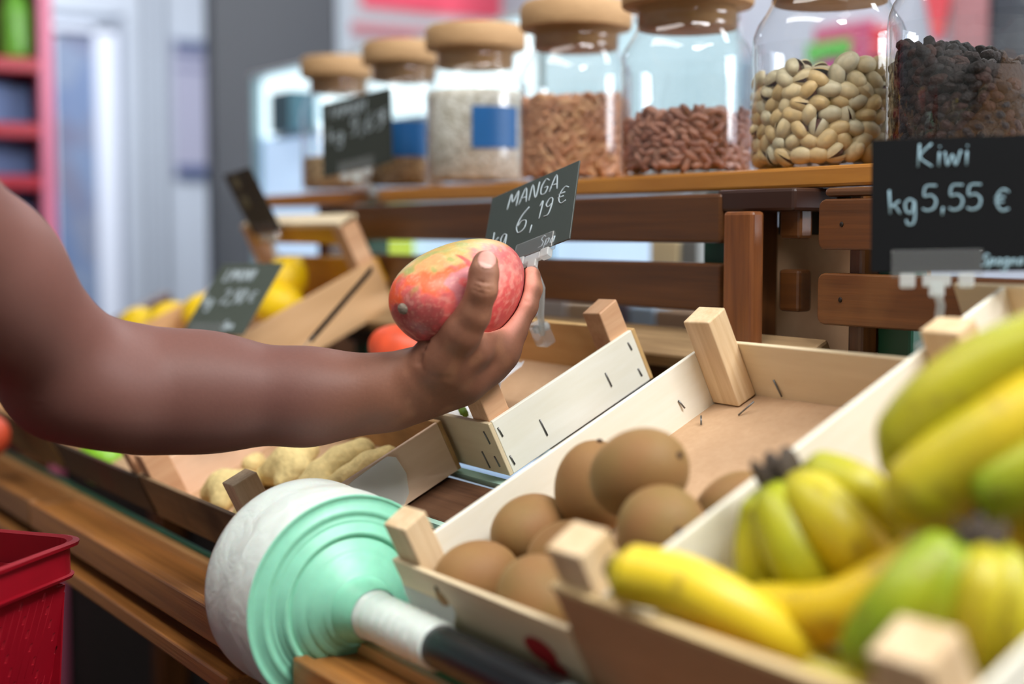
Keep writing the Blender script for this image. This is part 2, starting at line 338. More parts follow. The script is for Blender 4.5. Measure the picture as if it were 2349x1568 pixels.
# ------------------------------------------------------------------ crates
def bar(mb, p, q, r=0.0006):
    return mb.tube([p, q], r, 6)
def crate(name, label, x0, x1, y0, L, wh, ph, mats, bk=None, group=None, posts='1111', staples=(), frontw=None, pw=0.028, pd=0.022, wallx=None):
    """floor front edge at y0 on the display; local axes: X along the stall, Y up the slope, Z square to it"""
    W = x1 - x0
    r = thing(name, label, 'crate', (x0, y0, pz(y0) + 0.0015), (TA, 0, 0), group)
    mw, mx, mp, mf = mats; t = 0.004
    MB().box((0.002, 0.002, 0), (W - 0.002, L - 0.002, 0.003)).build('bottom_panel', mf, r)
    lx = wallx or 0
    MB().box((0, 0, 0.0), (W, t, frontw or wh)).build('front_panel', mx if not isinstance(mx, tuple) else mx[0], r, bevel=0.0008)
    MB().box((0, L - t, 0.0), (W, L, bk or wh)).build('back_panel', mx if not isinstance(mx, tuple) else mx[1], r, bevel=0.0008)
    MB().box((lx, t, 0.0), (lx + t, L - t, wh)).build('side_panel', mw, r, bevel=0.0008)
    MB().box((W - t, t, 0.0), (W, L - t, wh)).build('side_panel', mw, r, bevel=0.0008)
    for i, (cx, cy) in enumerate(((t + pw / 2 , t + pd / 2), (W - t - pw / 2, t + pd / 2), (t + pw / 2, L - t - pd / 2), (W - t - pw / 2, L - t - pd / 2))):
        if posts[i] == '1':
            mb = MB(); a, b = pw / 2, pd / 2; c = 0.004
            z = ph
            V = [(cx - a, cy - b, 0.004), (cx + a, cy - b, 0.004), (cx + a, cy + b, 0.004), (cx - a, cy + b, 0.004),
                 (cx - a, cy - b, z - c), (cx + a, cy - b, z - c * .7), (cx + a, cy + b, z), (cx - a, cy + b, z - 0.0005), (cx, cy, z - c * .48)]
            mb.add(V, [(0, 3, 2, 1), (0, 1, 5, 4), (1, 2, 6, 5), (2, 3, 7, 6), (3, 0, 4, 7), (4, 5, 8), (5, 6, 8), (6, 7, 8), (7, 4, 8)])
            mb.build('corner_post', mp, r, bevel=0.0012)
    for s in staples:
        MB().tube([s[0], s[1]], 0.0007, 6).build('staple', STEEL, r)
    return r
PM = (POPLAR, POPLARX, POST, KRAFT)
DULL = (DULLX, (DULLX, OLDX), PINKWOOD, KRAFT)
K0, KY, KL, KW = -0.868, 0.491, 0.327, 0.212
kc = crate('fruit_crate', 'pale wooden crate holding the loose kiwis, nearly empty at the back', K0, K0 + KW, KY, KL, 0.050, 0.082, PM, pw=0.031, pd=0.02, posts='1010',
      staples=[((0.0045, KL - 0.055, 0.024), (0.0062, KL - 0.053, 0.016)), ((0.062, KL - 0.0045, 0.020), (0.066, KL - 0.0055, 0.006)), ((0.045, KL - 0.035, 0.004), (0.055, KL - 0.024, 0.011)),
               ((0.022, KL - 0.055, 0.004), (0.019, KL - 0.050, 0.009)), ((0.0, 0.035, 0.03), (-0.0006, 0.037, 0.022))])
# red printed logo on the crate front
lg = MB()
def blob(cx, cz, rx, rz, ang, n=20, y=-0.0006):
    V = [(cx + rx * math.cos(a) * math.cos(ang) - rz * math.sin(a) * math.sin(ang), y, cz + rx * math.cos(a) * math.sin(ang) + rz * math.sin(a) * math.cos(ang)) for a in [2 * math.pi * k / n for k in range(n)]]
    lg.add(V, [tuple(range(n))])
blob(0.168, 0.022, 0.017, 0.010, 0.0); blob(0.180, 0.012, 0.012, 0.006, 0.1, y=-0.0009)
lg.build('printed_mark', plain('crate_red', (168, 30, 34), 0.6), kc)

MX0, MX1, MY, ML = -1.285, -0.975, 0.639, 0.168
mc = crate('fruit_crate', 'small pale crate behind the hand with a white paper liner', MX0, MX1, MY, ML, 0.050, 0.080, (POPLAR, (POPLARX, wood('orangey_veneer', (214, 178, 122), (190, 148, 92), (5, 40, 40), 0.6, 0.9, c3=(176, 130, 74))), PINKWOOD, KRAFT),
      pw=0.026, pd=0.022, staples=[((MX1 - MX0 + 0.0004, y, z), (MX1 - MX0 + 0.0005, y + 0.001, z - l)) for y, z, l in ((0.007, 0.043, 0.009), (0.007, 0.016, 0.009), (0.046, 0.028, 0.016), (ML - 0.012, 0.042, 0.008), (ML - 0.012, 0.016, 0.008), (ML - 0.045, 0.03, 0.014))] +
      [((MX1 - MX0 - 0.012, -0.0004, 0.042), (MX1 - MX0 - 0.010, -0.0005, 0.03)), ((MX1 - MX0 - 0.012, -0.0004, 0.018), (MX1 - MX0 - 0.010, -0.0005, 0.008)), ((MX1 - MX0 - 0.03, -0.0004, 0.02), (MX1 - MX0 - 0.028, -0.0005, 0.004))])
GX0, GX1, GY, GL = -1.362, -1.045, 0.4745, 0.178
gc = crate('fruit_crate', 'worn crate of ginger roots behind the bag roll', GX0, GX1, GY, GL, 0.048, 0.074, (wood('tan_side', (236, 204, 176), (220, 184, 152), (40, 5, 40), 0.6, 0.8, c3=(176, 146, 124)), (DULLX, OLDX), PINKWOOD, KRAFT), posts='1010', pw=0.024, pd=0.026)
MB().box((GX1 - GX0 - 0.076, 0.005, 0.003), (GX1 - GX0 - 0.052, 0.029, 0.078)).build('corner_post', POST, gc, bevel=0.001)
crate('fruit_crate', 'dark fronted crate of green fruit next to the ginger crate', -1.675, -1.372, 0.4745, 0.19, 0.044, 0.072, (POPLARX, (wood('dark_front', (72, 56, 40), (48, 36, 26), (6, 40, 40), 0.7, 0.8, c3=(70, 30, 22)), OLDX), PINKWOOD, KRAFT), pw=0.022, pd=0.026)
crate('fruit_crate', 'tan fronted crate at the far left end of the stall', -2.05, -1.70, 0.4745, 0.19, 0.056, 0.066, (OLDX, (wood('tan_front', (122, 94, 54), (92, 66, 34), (6, 40, 40), 0.7, 0.8), OLDX), PINKWOOD, KRAFT), pw=0.024, pd=0.026)
LX0, LX1, LY, LL = -1.90, -1.58, 0.655, 0.235
lc = crate('fruit_crate', 'tall tan crate of lemons at the back of the stall', LX0, LX1, LY, LL, 0.066, 0.128, (wood('peach_side', (222, 180, 134), (200, 156, 108), (40, 5, 40), 0.6, 0.9), (PINKWOOD, YELWOOD), PINKWOOD, KRAFT), pw=0.028, pd=0.024, posts='0011')
MB().box((0.02, LL - 0.028, 0.098), (LX1 - LX0 - 0.03, LL - 0.020, 0.122)).build('upper_board', YELWOOD, lc)
MB().box((0.02, LL - 0.030, 0.122), (LX1 - LX0 - 0.004, LL - 0.002, 0.128)).build('rim_board', POPLARX, lc)
BX0, BX1, BY, BL = -0.6555, -0.375, 0.4925, 0.38
bc = crate('fruit_crate', 'brown fronted crate of bananas in the right foreground', BX0, BX1, BY, BL, 0.080, 0.108, (POPLAR, (wood('brown_front', (186, 142, 106), (164, 122, 88), (6, 30, 30), 0.7, 0.9), POPLARX), POST, KRAFT), pw=0.033, pd=0.024, wallx=0.040, posts='1100')
MB().box((0.0445, 0.288, 0.003), (0.074, 0.308, 0.094)).build('corner_post', POST, bc, bevel=.0015)
MB().box((0, -0.0008, 0.077), (BX1 - BX0, 0.0045, 0.0805)).build('front_edge', wood('pale_edge', (226, 200, 150), (206, 176, 124), (6, 40, 40), 0.6, 0.8), bc)

# ------------------------------------------------------------------ smooth solid modelling (signed distances + surface nets)
def surf_nets(sdf, gx, gy, gz):
    """vertices and quads of the zero level of sdf on a rectilinear grid"""
    s = sdf < 0
    nx, ny, nz = sdf.shape
    acc = np.zeros((nx - 1, ny - 1, nz - 1, 3), np.float32); cnt = np.zeros((nx - 1, ny - 1, nz - 1), np.float32)
    G = (gx, gy, gz)
    for ax in range(3):
        a = [slice(None)] * 3; b = [slice(None)] * 3; a[ax] = slice(0, -1); b[ax] = slice(1, None)
        a, b = tuple(a), tuple(b)
        I = np.argwhere(s[a] != s[b])
        if not len(I): continue
        J = I.copy(); J[:, ax] += 1
        v0 = sdf[tuple(I.T)]; v1 = sdf[tuple(J.T)]; t = v0 / (v0 - v1)
        P = np.stack([G[k][I[:, k]] for k in range(3)], 1).astype(np.float32)
        P[:, ax] = G[ax][I[:, ax]] * (1 - t) + G[ax][J[:, ax]] * t
        o = [k for k in range(3) if k != ax]
        for d0 in (0, 1):
            for d1 in (0, 1):
                C = I.copy(); C[:, o[0]] -= d0; C[:, o[1]] -= d1
                ok = np.all(C >= 0, 1) & (C[:, 0] < nx - 1) & (C[:, 1] < ny - 1) & (C[:, 2] < nz - 1)
                ci = tuple(C[ok].T)
                np.add.at(acc, ci, P[ok]); np.add.at(cnt, ci, 1)
    idx = -np.ones(cnt.shape, np.int64); m = cnt > 0; idx[m] = np.arange(m.sum())
    V = acc[m] / cnt[m][:, None]
    Q = []
    for ax in range(3):
        a = [slice(None)] * 3; b = [slice(None)] * 3; a[ax] = slice(0, -1); b[ax] = slice(1, None)
        I = np.argwhere(s[tuple(a)] != s[tuple(b)])
        o = [(ax + 1) % 3, (ax + 2) % 3]
        ok = np.ones(len(I), bool)
        for k in o: ok &= (I[:, k] > 0) & (I[:, k] < sdf.shape[k] - 1)
        I = I[ok]; flip = s[tuple(I.T)]
        def cell(d0, d1):
            C = I.copy(); C[:, o[0]] -= d0; C[:, o[1]] -= d1; return idx[tuple(C.T)]
        q = np.stack([cell(0, 0), cell(1, 0), cell(1, 1), cell(0, 1)], 1)
        q[~flip] = q[~flip][:, ::-1]; Q.append(q)
    return V, np.concatenate(Q)
def cone_field(X, Y, Z, a, b, ra, rb, sq=None):
    a = np.array(a, np.float32); b = np.array(b, np.float32); d = b - a; l2 = float(d @ d) + 1e-12
    px, py, pzz = X - a[0], Y - a[1], Z - a[2]
    t = np.clip((px * d[0] + py * d[1] + pzz * d[2]) / l2, 0, 1)
    return np.sqrt((px - t * d[0]) ** 2 + (py - t * d[1]) ** 2 + (pzz - t * d[2]) ** 2) - (ra + (rb - ra) * t)
def smin(a, b, k):
    h = np.clip(0.5 + 0.5 * (b - a) / k, 0, 1); return b + (a - b) * h - k * h * (1 - h)
def mesh_from(V, Q, name, mat, parent=None, relax=2, cols=None):
    """a few rounds of Laplacian relaxing, then one mesh object"""
    E = np.concatenate([Q[:, [0, 1]], Q[:, [1, 2]], Q[:, [2, 3]], Q[:, [3, 0]]])
    for it in range(relax):
        S = np.zeros_like(V); c = np.zeros(len(V), np.float32)
        np.add.at(S, E[:, 0], V[E[:, 1]]); np.add.at(S, E[:, 1], V[E[:, 0]]); np.add.at(c, E[:, 0], 1); np.add.at(c, E[:, 1], 1)
        V = V * 0.4 + 0.6 * S / np.maximum(c, 1)[:, None]
    me = bpy.data.meshes.new(name)
    me.vertices.add(len(V)); me.vertices.foreach_set('co', V.astype(np.float32).ravel())
    me.loops.add(len(Q) * 4); me.loops.foreach_set('vertex_index', Q.astype(np.int32).ravel())
    me.polygons.add(len(Q)); me.polygons.foreach_set('loop_start', np.arange(0, len(Q) * 4, 4, dtype=np.int32))
    me.update(calc_edges=True); me.validate()
    me.polygons.foreach_set('use_smooth', [True] * len(me.polygons))
    me.materials.append(mat)
    o = bpy.data.objects.new(name, me); COL.objects.link(o)
    if parent: o.parent = parent
    return o
def setcol(o, cols, name='Col'):
    a = o.data.color_attributes.new(name, 'FLOAT_COLOR', 'POINT')
    c = np.ones((len(o.data.vertices), 4), np.float32); c[:, :3] = cols; a.data.foreach_set('color', c.ravel())
def verts(o):
    a = np.empty(len(o.data.vertices) * 3, np.float32); o.data.vertices.foreach_get('co', a); return a.reshape(-1, 3)
def norms(o):
    a = np.empty(len(o.data.vertices) * 3, np.float32); o.data.vertices.foreach_get('normal', a); return a.reshape(-1, 3)
def sstep(x, a, b):
    t = np.clip((x - a) / (b - a), 0, 1); return t * t * (3 - 2 * t)
def vnoise(V, sc, seed=0.0):
    return np.array([mnoise.noise(Vector((p[0] * sc + seed, p[1] * sc + seed * 1.7, p[2] * sc - seed))) for p in V])
def lump(name, cones, res, mat, k=0.006, nz=None, parent=None, relax=2):
    """small organic solid from round cones in its own local coordinates"""
    P = np.array([c[0] for c in cones] + [c[1] for c in cones]); R = max(max(c[2], c[3]) for c in cones) + 4 * res
    lo, hi = P.min(0) - R, P.max(0) + R
    g = [np.arange(lo[i], hi[i], res, dtype=np.float32) for i in range(3)]
    X, Y, Z = np.meshgrid(*g, indexing='ij'); f = None
    for c in cones:
        d = cone_field(X, Y, Z, *c); f = d if f is None else smin(f, d, k)
    if nz: f = f + nz(X, Y, Z)
    V, Q = surf_nets(f, *g)
    return mesh_from(V, Q, name, mat, parent, relax)

# ------------------------------------------------------------------ the held mango
MC = at(1057, 663, 1.15)                    # its centre
MA, MB_ = 0.075, 0.0415
cam2w = np.stack([EX, EY, EZ])              # rows: camera axes -> world
ax_c = np.array([-0.54, -0.27, 0.78]); ax_c /= np.linalg.norm(ax_c)      # stem end points left, down and to the lens
MAX = cam2w @ ax_c
up_c = np.array([-0.35, 1.0, 0.0]); up_c -= ax_c * up_c.dot(ax_c); up_c /= np.linalg.norm(up_c)
MUP = cam2w @ up_c; MSD = np.cross(MAX, MUP)
def mango_mesh(name, nu=170, nv=220):
    V = []; Fc = []
    for i in range(nu + 1):
        th = math.pi * i / nu
        for j in range(nv):
            ph = 2 * math.pi * j / nv
            x = MA * math.cos(th) * (1.0 if math.cos(th) > 0 else 0.98)
            s = math.sin(th) ** 0.90
            r = MB_ * s * (1 + 0.05 * math.cos(th))
            y = r * math.cos(ph) * 1.0 + 0.0035 * math.cos(th * 2) ; z = r * math.sin(ph) * 0.95
            V.append((x, y, z))
    for i in range(nu):
        for j in range(nv):
            Fc.append((i * nv + j, (i + 1) * nv + j, (i + 1) * nv + (j + 1) % nv, i * nv + (j + 1) % nv))
    mb = MB(); mb.add(V, Fc, 0, True); return mb
MANGO_M = attrmat('mango_skin', rough=0.42, nscale=260, bump=0.12, var=0.10, spec=0.4, stretch=(0.5, 1, 1))
m_mat = Matrix(((MAX[0], MUP[0], MSD[0], MC[0]), (MAX[1], MUP[1], MSD[1], MC[1]), (MAX[2], MUP[2], MSD[2], MC[2]), (0, 0, 0, 1)))
mango = mango_mesh('mango').build('mango', MANGO_M); mango.matrix_world = m_mat
tag(mango, 'ripe red and green mango held up in the hand', 'mango')
v = verts(mango); n1 = vnoise(v, 38, 1.0); n2 = vnoise(v, 90, 5.0); n3 = vnoise(v * np.array([.45, 1, 1]), 520, 9.0); n4 = vnoise(v, 22, 3.3); n5 = vnoise(v, 70, 8.1); n6 = vnoise(v * np.array([.6, 1.2, 1.2]), 210, 6.6)
x = v[:, 0] / MA; y = v[:, 1] / MB_; z = v[:, 2] / MB_
def mixc(c, col, t): return c * (1 - t[:, None]) + np.array(lin(col)[:3]) * t[:, None]
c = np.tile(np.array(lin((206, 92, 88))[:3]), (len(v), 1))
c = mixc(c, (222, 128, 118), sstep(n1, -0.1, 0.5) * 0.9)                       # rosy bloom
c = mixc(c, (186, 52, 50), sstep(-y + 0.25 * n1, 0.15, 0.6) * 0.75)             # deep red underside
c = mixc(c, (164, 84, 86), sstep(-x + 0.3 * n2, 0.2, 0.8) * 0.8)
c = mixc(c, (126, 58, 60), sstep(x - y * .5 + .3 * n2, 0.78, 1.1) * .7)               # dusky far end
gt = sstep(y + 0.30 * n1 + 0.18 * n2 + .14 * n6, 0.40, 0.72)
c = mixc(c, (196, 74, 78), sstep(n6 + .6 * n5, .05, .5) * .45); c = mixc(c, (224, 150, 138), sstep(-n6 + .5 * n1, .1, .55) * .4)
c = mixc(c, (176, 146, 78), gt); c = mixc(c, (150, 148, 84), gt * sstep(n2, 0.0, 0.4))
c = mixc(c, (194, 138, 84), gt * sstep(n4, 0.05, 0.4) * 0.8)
def patch(cx, cy, sx, sy, amt, lo=0.55, hi=1.0, n=0.5):
    d = np.sqrt(((x + .22 * n5 - cx) / sx) ** 2 + ((y + .22 * n2 - cy) / sy) ** 2) + n * (n2 + .5 * n6)
    return (1 - sstep(d, lo, hi)) * amt * (z > -2)
c = mixc(c, (232, 92, 44), patch(0.66, 0.38, 0.30, 0.42, 1.0))                 # orange patch near the stem
c = mixc(c, (196, 156, 104), patch(0.55, 0.66, 0.26, 0.16, 0.7))
c = mixc(c, (176, 108, 114), patch(0.52, -0.02, 0.17, 0.42, 0.9))            # grey-mauve bloom
c = mixc(c, (212, 46, 48), patch(0.32, 0.42, 0.16, 0.16, 0.85))
c = mixc(c, (140, 62, 62), patch(1.0, -0.2, 0.14, 0.45, 0.7))
c = mixc(c, (176, 110, 34), patch(-0.80, 0.52, 0.06, 0.09, 1.0, n=0.1))
sp = (sstep(n3, .15, .5) * .16)[:, None]; c = c * (1 - sp) + np.array(lin((222, 180, 150))[:3]) * sp
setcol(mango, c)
STEMP = np.array([MA * 0.985, 0.0035, 0.0])
sm = MB().tube([STEMP + np.array(q) for q in ((-0.004, 0, 0), (0.0005, 0, 0), (0.003, 0.0004, 0), (0.0046, 0.0004, 0.0004))], [0.006, 0.0048, 0.0038, 0.002], 12)
o = sm.build('stem', plain('dry_stem', (112, 100, 88), 0.9, bump=0.4, bscale=500, var=0.4), mango)

# ------------------------------------------------------------------ the arm and hand
def C(px, py, d): return np.array([(px - 1174.5) / F_PX * d, -(py - 784.0) / F_PX * d, -d])     # camera axes, metres
MCc = C(1057, 663, 1.15)
arm = [  # (point, point, radius, radius, blend)
 (C(-640, 60, .74), C(-330, 330, .83), .056, .051, .03),
 (C(-330, 330, .83), C(-40, 632, .98), .051, .0495, .03),
 (C(-40, 632, .98), C(175, 858, 1.08), .0495, .043, .03),
 (C(175, 866, 1.08), C(330, 896, 1.11), .0405, .0430, .03),
 (C(330, 896, 1.11), C(480, 900, 1.125), .0430, .0405, .03),
 (C(480, 898, 1.125), C(700, 910, 1.135), .0410, .0350, .03),
 (C(700, 910, 1.135), C(900, 898, 1.14), .0345, .0275, .02),
 (C(330, 915, 1.16), C(850, 905, 1.16), .036, .024, .03),
 (C(125, 885, 1.06), C(230, 908, 1.07), .031, .030, .03)]
hand = [
 (C(900, 898, 1.14), C(975, 876, 1.145), .0265, .0265, .014),
 (C(905, 898, 1.165), C(985, 880, 1.17), .022, .022, .014),
 (C(975, 876, 1.145), C(1050, 856, 1.15), .0262, .0245, .014),
 (C(1050, 856, 1.15), C(1110, 822, 1.16), .0240, .0215, .012),
 (C(985, 880, 1.17), C(1110, 835, 1.195), .022, .020, .014),
 (C(1000, 872, 1.185), C(1085, 848, 1.215), .018, .016, .014),
 (C(1110, 822, 1.16), C(1148, 800, 1.162), .0205, .0165, .010),
 # thenar and thumb
 (C(960, 862, 1.125), C(1010, 822, 1.118), .0175, .0195, .012),
 (C(1010, 822, 1.118), C(1058, 762, 1.100), .0195, .0150, .010),
 (C(1058, 762, 1.100), C(1086, 722, 1.092), .0148, .0126, .007),
 (C(1086, 722, 1.092), C(1106, 664, 1.084), .0125, .0117, .005),
 (C(1106, 664, 1.084), C(1110, 628, 1.086), .0114, .0112, .004),
 (C(1110, 628, 1.086), C(1113, 604, 1.090), .0112, .0102, .004),
 (C(1030, 850, 1.13), C(1085, 800, 1.125), .018, .014, .012),
 (C(1085, 800, 1.125), C(1120, 780, 1.145), .012, .012, .010),
 # index finger
 (C(1140, 800, 1.158), C(1172, 758, 1.165), .0170, .0128, .008),
 (C(1172, 758, 1.165), C(1203, 702, 1.172), .0126, .0108, .005),
 (C(1203, 702, 1.172), C(1216, 662, 1.176), .0108, .0098, .004),
 (C(1216, 662, 1.176), C(1219, 632, 1.180), .0098, .0078, .004),
 # middle, ring and little finger curl up behind the mango
 (C(1135, 812, 1.180), C(1172, 762, 1.196), .0160, .0120, .008),
 (C(1172, 762, 1.196), C(1190, 700, 1.210), .0120, .0104, .004),
 (C(1190, 700, 1.210), C(1176, 640, 1.212), .0102, .0082, .004),
 (C(1112, 830, 1.200), C(1138, 782, 1.222), .0150, .0115, .008),
 (C(1138, 782, 1.222), C(1146, 720, 1.233), .0112, .0098, .004),
 (C(1146, 720, 1.233), C(1128, 668, 1.230), .0096, .0078, .004),
 (C(1080, 845, 1.218), C(1098, 800, 1.238), .0130, .0098, .008),
 (C(1098, 800, 1.238), C(1100, 750, 1.246), .0096, .0085, .004),
 (C(1100, 750, 1.246), C(1086, 708, 1.243), .0084, .0070, .004)]
def axis_pts(lo, hi, fl, fh, fine, coarse):
    a = np.arange(fl, fh, fine); L = np.arange(fl - coarse, lo - coarse, -coarse)[::-1]; R_ = np.arange(fh, hi + coarse, coarse)
    return np.concatenate([L, a, R_]).astype(np.float32)
gx = axis_pts(-.485, C(1260, 0, 1.2)[0], C(900, 0, 1.14)[0], C(1262, 0, 1.2)[0] + .002, .0010, .0042)
gy = axis_pts(-.115, .235, C(0, 955, 1.15)[1], C(0, 560, 1.12)[1], .0010, .0042)
gz = axis_pts(-1.275, -.662, -1.262, -1.068, .0013, .0045)
print('arm grid', len(gx), len(gy), len(gz))
fld = np.full((len(gx), len(gy), len(gz)), .05, np.float32)
def put(a, b, ra, rb, k):
    m = max(ra, rb) + k + .008
    sl = []
    for g, i in ((gx, 0), (gy, 1), (gz, 2)):
        lo, hi = min(a[i], b[i]) - m, max(a[i], b[i]) + m
        sl.append(slice(max(np.searchsorted(g, lo) - 1, 0), min(np.searchsorted(g, hi) + 1, len(g))))
    X, Y, Z = gx[sl[0]][:, None, None], gy[sl[1]][None, :, None], gz[sl[2]][None, None, :]
    d = cone_field(X, Y, Z, a, b, ra, rb)
    fld[tuple(sl)] = smin(fld[tuple(sl)], d, k)
for q in arm + hand: put(*q)
def carve(fn, c0, rad):
    sl = [slice(max(np.searchsorted(g, c0[i] - rad) - 1, 0), min(np.searchsorted(g, c0[i] + rad) + 1, len(g))) for g, i in ((gx, 0), (gy, 1), (gz, 2))]
    X, Y, Z = gx[sl[0]][:, None, None], gy[sl[1]][None, :, None], gz[sl[2]][None, None, :]
    fld[tuple(sl)] = fn(fld[tuple(sl)], X, Y, Z)
sd_c = np.cross(ax_c, up_c)
def mango_sd(X, Y, Z):
    dx, dy, dz = X - MCc[0], Y - MCc[1], Z - MCc[2]
    a = (dx * ax_c[0] + dy * ax_c[1] + dz * ax_c[2]) / MA
    b = (dx * up_c[0] + dy * up_c[1] + dz * up_c[2]); b = (b - 0.0035 * (2 * np.clip(a, -1, 1) ** 2 - 1)) / MB_
    e = (dx * sd_c[0] + dy * sd_c[1] + dz * sd_c[2]) / (MB_ * 0.95)
    r = np.sqrt(a * a + b * b + e * e); g = np.sqrt((a / MA) ** 2 + (b / MB_) ** 2 + (e / MB_) ** 2)
    return r * (r - 1) / np.maximum(g, 1e-6)
carve(lambda f, X, Y, Z: -smin(-f, mango_sd(X, Y, Z) - 0.0001, .0015), MCc, .085)
# creases, tendons and folds: thin grooves cut along the skin
def groove(pts, r, depth):
    pts = [np.array(p) for p in pts]
    for p, q in zip(pts, pts[1:]):
        def fn(f, X, Y, Z):
            d = cone_field(X, Y, Z, p, q, 0, 0); return f + depth * np.exp(-(d / r) ** 2) * (np.abs(f) < .006)
        carve(fn, (p + q) / 2, np.linalg.norm(p - q) / 2 + r * 3)
T = 1.098
for i, pts in enumerate((((944, 800), (962, 797), (982, 803), (1002, 815), (1018, 832)), ((942, 812), (960, 813), (980, 822), (998, 838)), ((948, 826), (964, 830), (982, 842)), ((962, 784), (984, 785), (1008, 795), (1024, 808)), ((972, 846), (996, 858), (1024, 864)))):
    groove([C(a, b, T + .006) for a, b in pts], .0030, (.0018, .0016, .0012, .0014, .0008)[i])
for pts in (((1082, 652), (1100, 660), (1122, 664), (1134, 662)), ((1086, 664), (1104, 671), (1126, 674)), ((1090, 642), (1106, 648), (1126, 650))):
    groove([C(a, b, 1.073) for a, b in pts], .0011, .0011)
for pts in (((1168, 742), (1196, 756)), ((1200, 690), (1226, 692)), ((1130, 772), (1150, 778), (1166, 790))):
    groove([C(a, b, 1.160) for a, b in pts], .0014, .0013)
# nail: a shallow rim groove round a slightly raised plate
NAIL = C(1117, 594, 1.078)
def nail_q(X, Y, Z):
    u = (X - NAIL[0]) * math.cos(.15) + (Y - NAIL[1]) * math.sin(.15); w_ = -(X - NAIL[0]) * math.sin(.15) + (Y - NAIL[1]) * math.cos(.15)
    return np.sqrt((u / .0072) ** 2 + (w_ / .0074) ** 2)
carve(lambda f, X, Y, Z: f + (Z > NAIL[2] - .009) * (.0007 * np.exp(-((nail_q(X, Y, Z) - 1.05) / .09) ** 2) - .0003 * (nail_q(X, Y, Z) < 1)), NAIL, .014)
V, Q = surf_nets(fld, gx, gy, gz)
def largest(V, Q):
    lab = np.arange(len(V)); E = np.concatenate([Q[:, [0, 1]], Q[:, [1, 2]], Q[:, [2, 3]]])
    while True:
        o = lab.copy(); np.minimum.at(lab, E[:, 0], lab[E[:, 1]]); np.minimum.at(lab, E[:, 1], lab[E[:, 0]]); lab = lab[lab]
        if (o == lab).all(): break
    u, c = np.unique(lab, return_counts=True); k = lab == u[c.argmax()]
    m = -np.ones(len(V), np.int64); m[k] = np.arange(k.sum()); return V[k], m[Q[k[Q[:, 0]]]]
V, Q = largest(V, Q)
Vw = V @ cam2w.T.astype(np.float32) + CAMP.astype(np.float32)
SKIN = attrmat('skin', rough=0.55, sss=0.08, nscale=420, bump=0.12, var=0.06, spec=0.32)
person = mesh_from(Vw, Q, 'person', SKIN, relax=3)
tag(person, 'person reaching in from the left with a bare dark skinned arm and hand', 'person')
v = verts(person); nn = norms(person); vc = (v - CAMP) @ cam2w          # camera axes
toM = MC - v; dist = np.linalg.norm(toM, axis=1); facing = np.einsum('ij,ij->i', toM, nn) / dist
PXs = 1174.5 + F_PX * vc[:, 0] / -vc[:, 2]; PYs = 784 - F_PX * vc[:, 1] / -vc[:, 2]
nearf = sstep(vc[:, 0], C(870, 0, 1.14)[0], C(960, 0, 1.14)[0]); near = nearf > 0
sel = np.where(near)[0]; nA = np.zeros(len(v)); nA[sel] = vnoise(v[sel], 60, 2.0)
base = np.tile(np.array(lin((124, 82, 63))[:3]), (len(v), 1))
t = sstep(vc[:, 0], C(960, 0, 1.14)[0], C(650, 0, 1.13)[0])
base = mixc(base, (104, 68, 60), t)
palm = sstep(facing + 0.18 * nA, -0.05, 0.65) * sstep(dist, .090, .072) * sstep(vc[:, 0], C(930, 0, 1.14)[0], C(1040, 0, 1.14)[0])
# the finger pads and the web of the hand show the palm side
idx_side = sstep(vc[:, 0], C(1118, 0, 1.16)[0], C(1150, 0, 1.16)[0]) * sstep(vc[:, 2], -1.205, -1.175)
nc = nn @ cam2w
palm = np.maximum(palm, idx_side * sstep(-nc[:, 0] * 0.75 + nc[:, 1] * 0.55 + nc[:, 2] * 0.45, -.15, .65))
thumbside = (vc[:, 2] > -1.112)
palm = palm * np.where(thumbside, 0.35, 1.0)
base = mixc(base, (216, 142, 122), palm * 0.92)
base = mixc(base, (170, 122, 92), sstep(nA, 0.0, 0.5) * nearf * (1 - palm) * 0.35)
nq = nail_q(vc[:, 0], vc[:, 1], vc[:, 2]); onnail = near & (vc[:, 2] > NAIL[2] - .009)
base = mixc(base, (196, 142, 130), (1 - sstep(nq, .9, 1.02)) * onnail)
lowr = 0.3 * (1 - sstep(nq, .9, 1.02)) * onnail * sstep(-(vc[:, 1] - NAIL[1]) - .35 * (vc[:, 0] - NAIL[0]), .0030, .0042)
base = mixc(base, (238, 214, 204), lowr)
setcol(person, base)

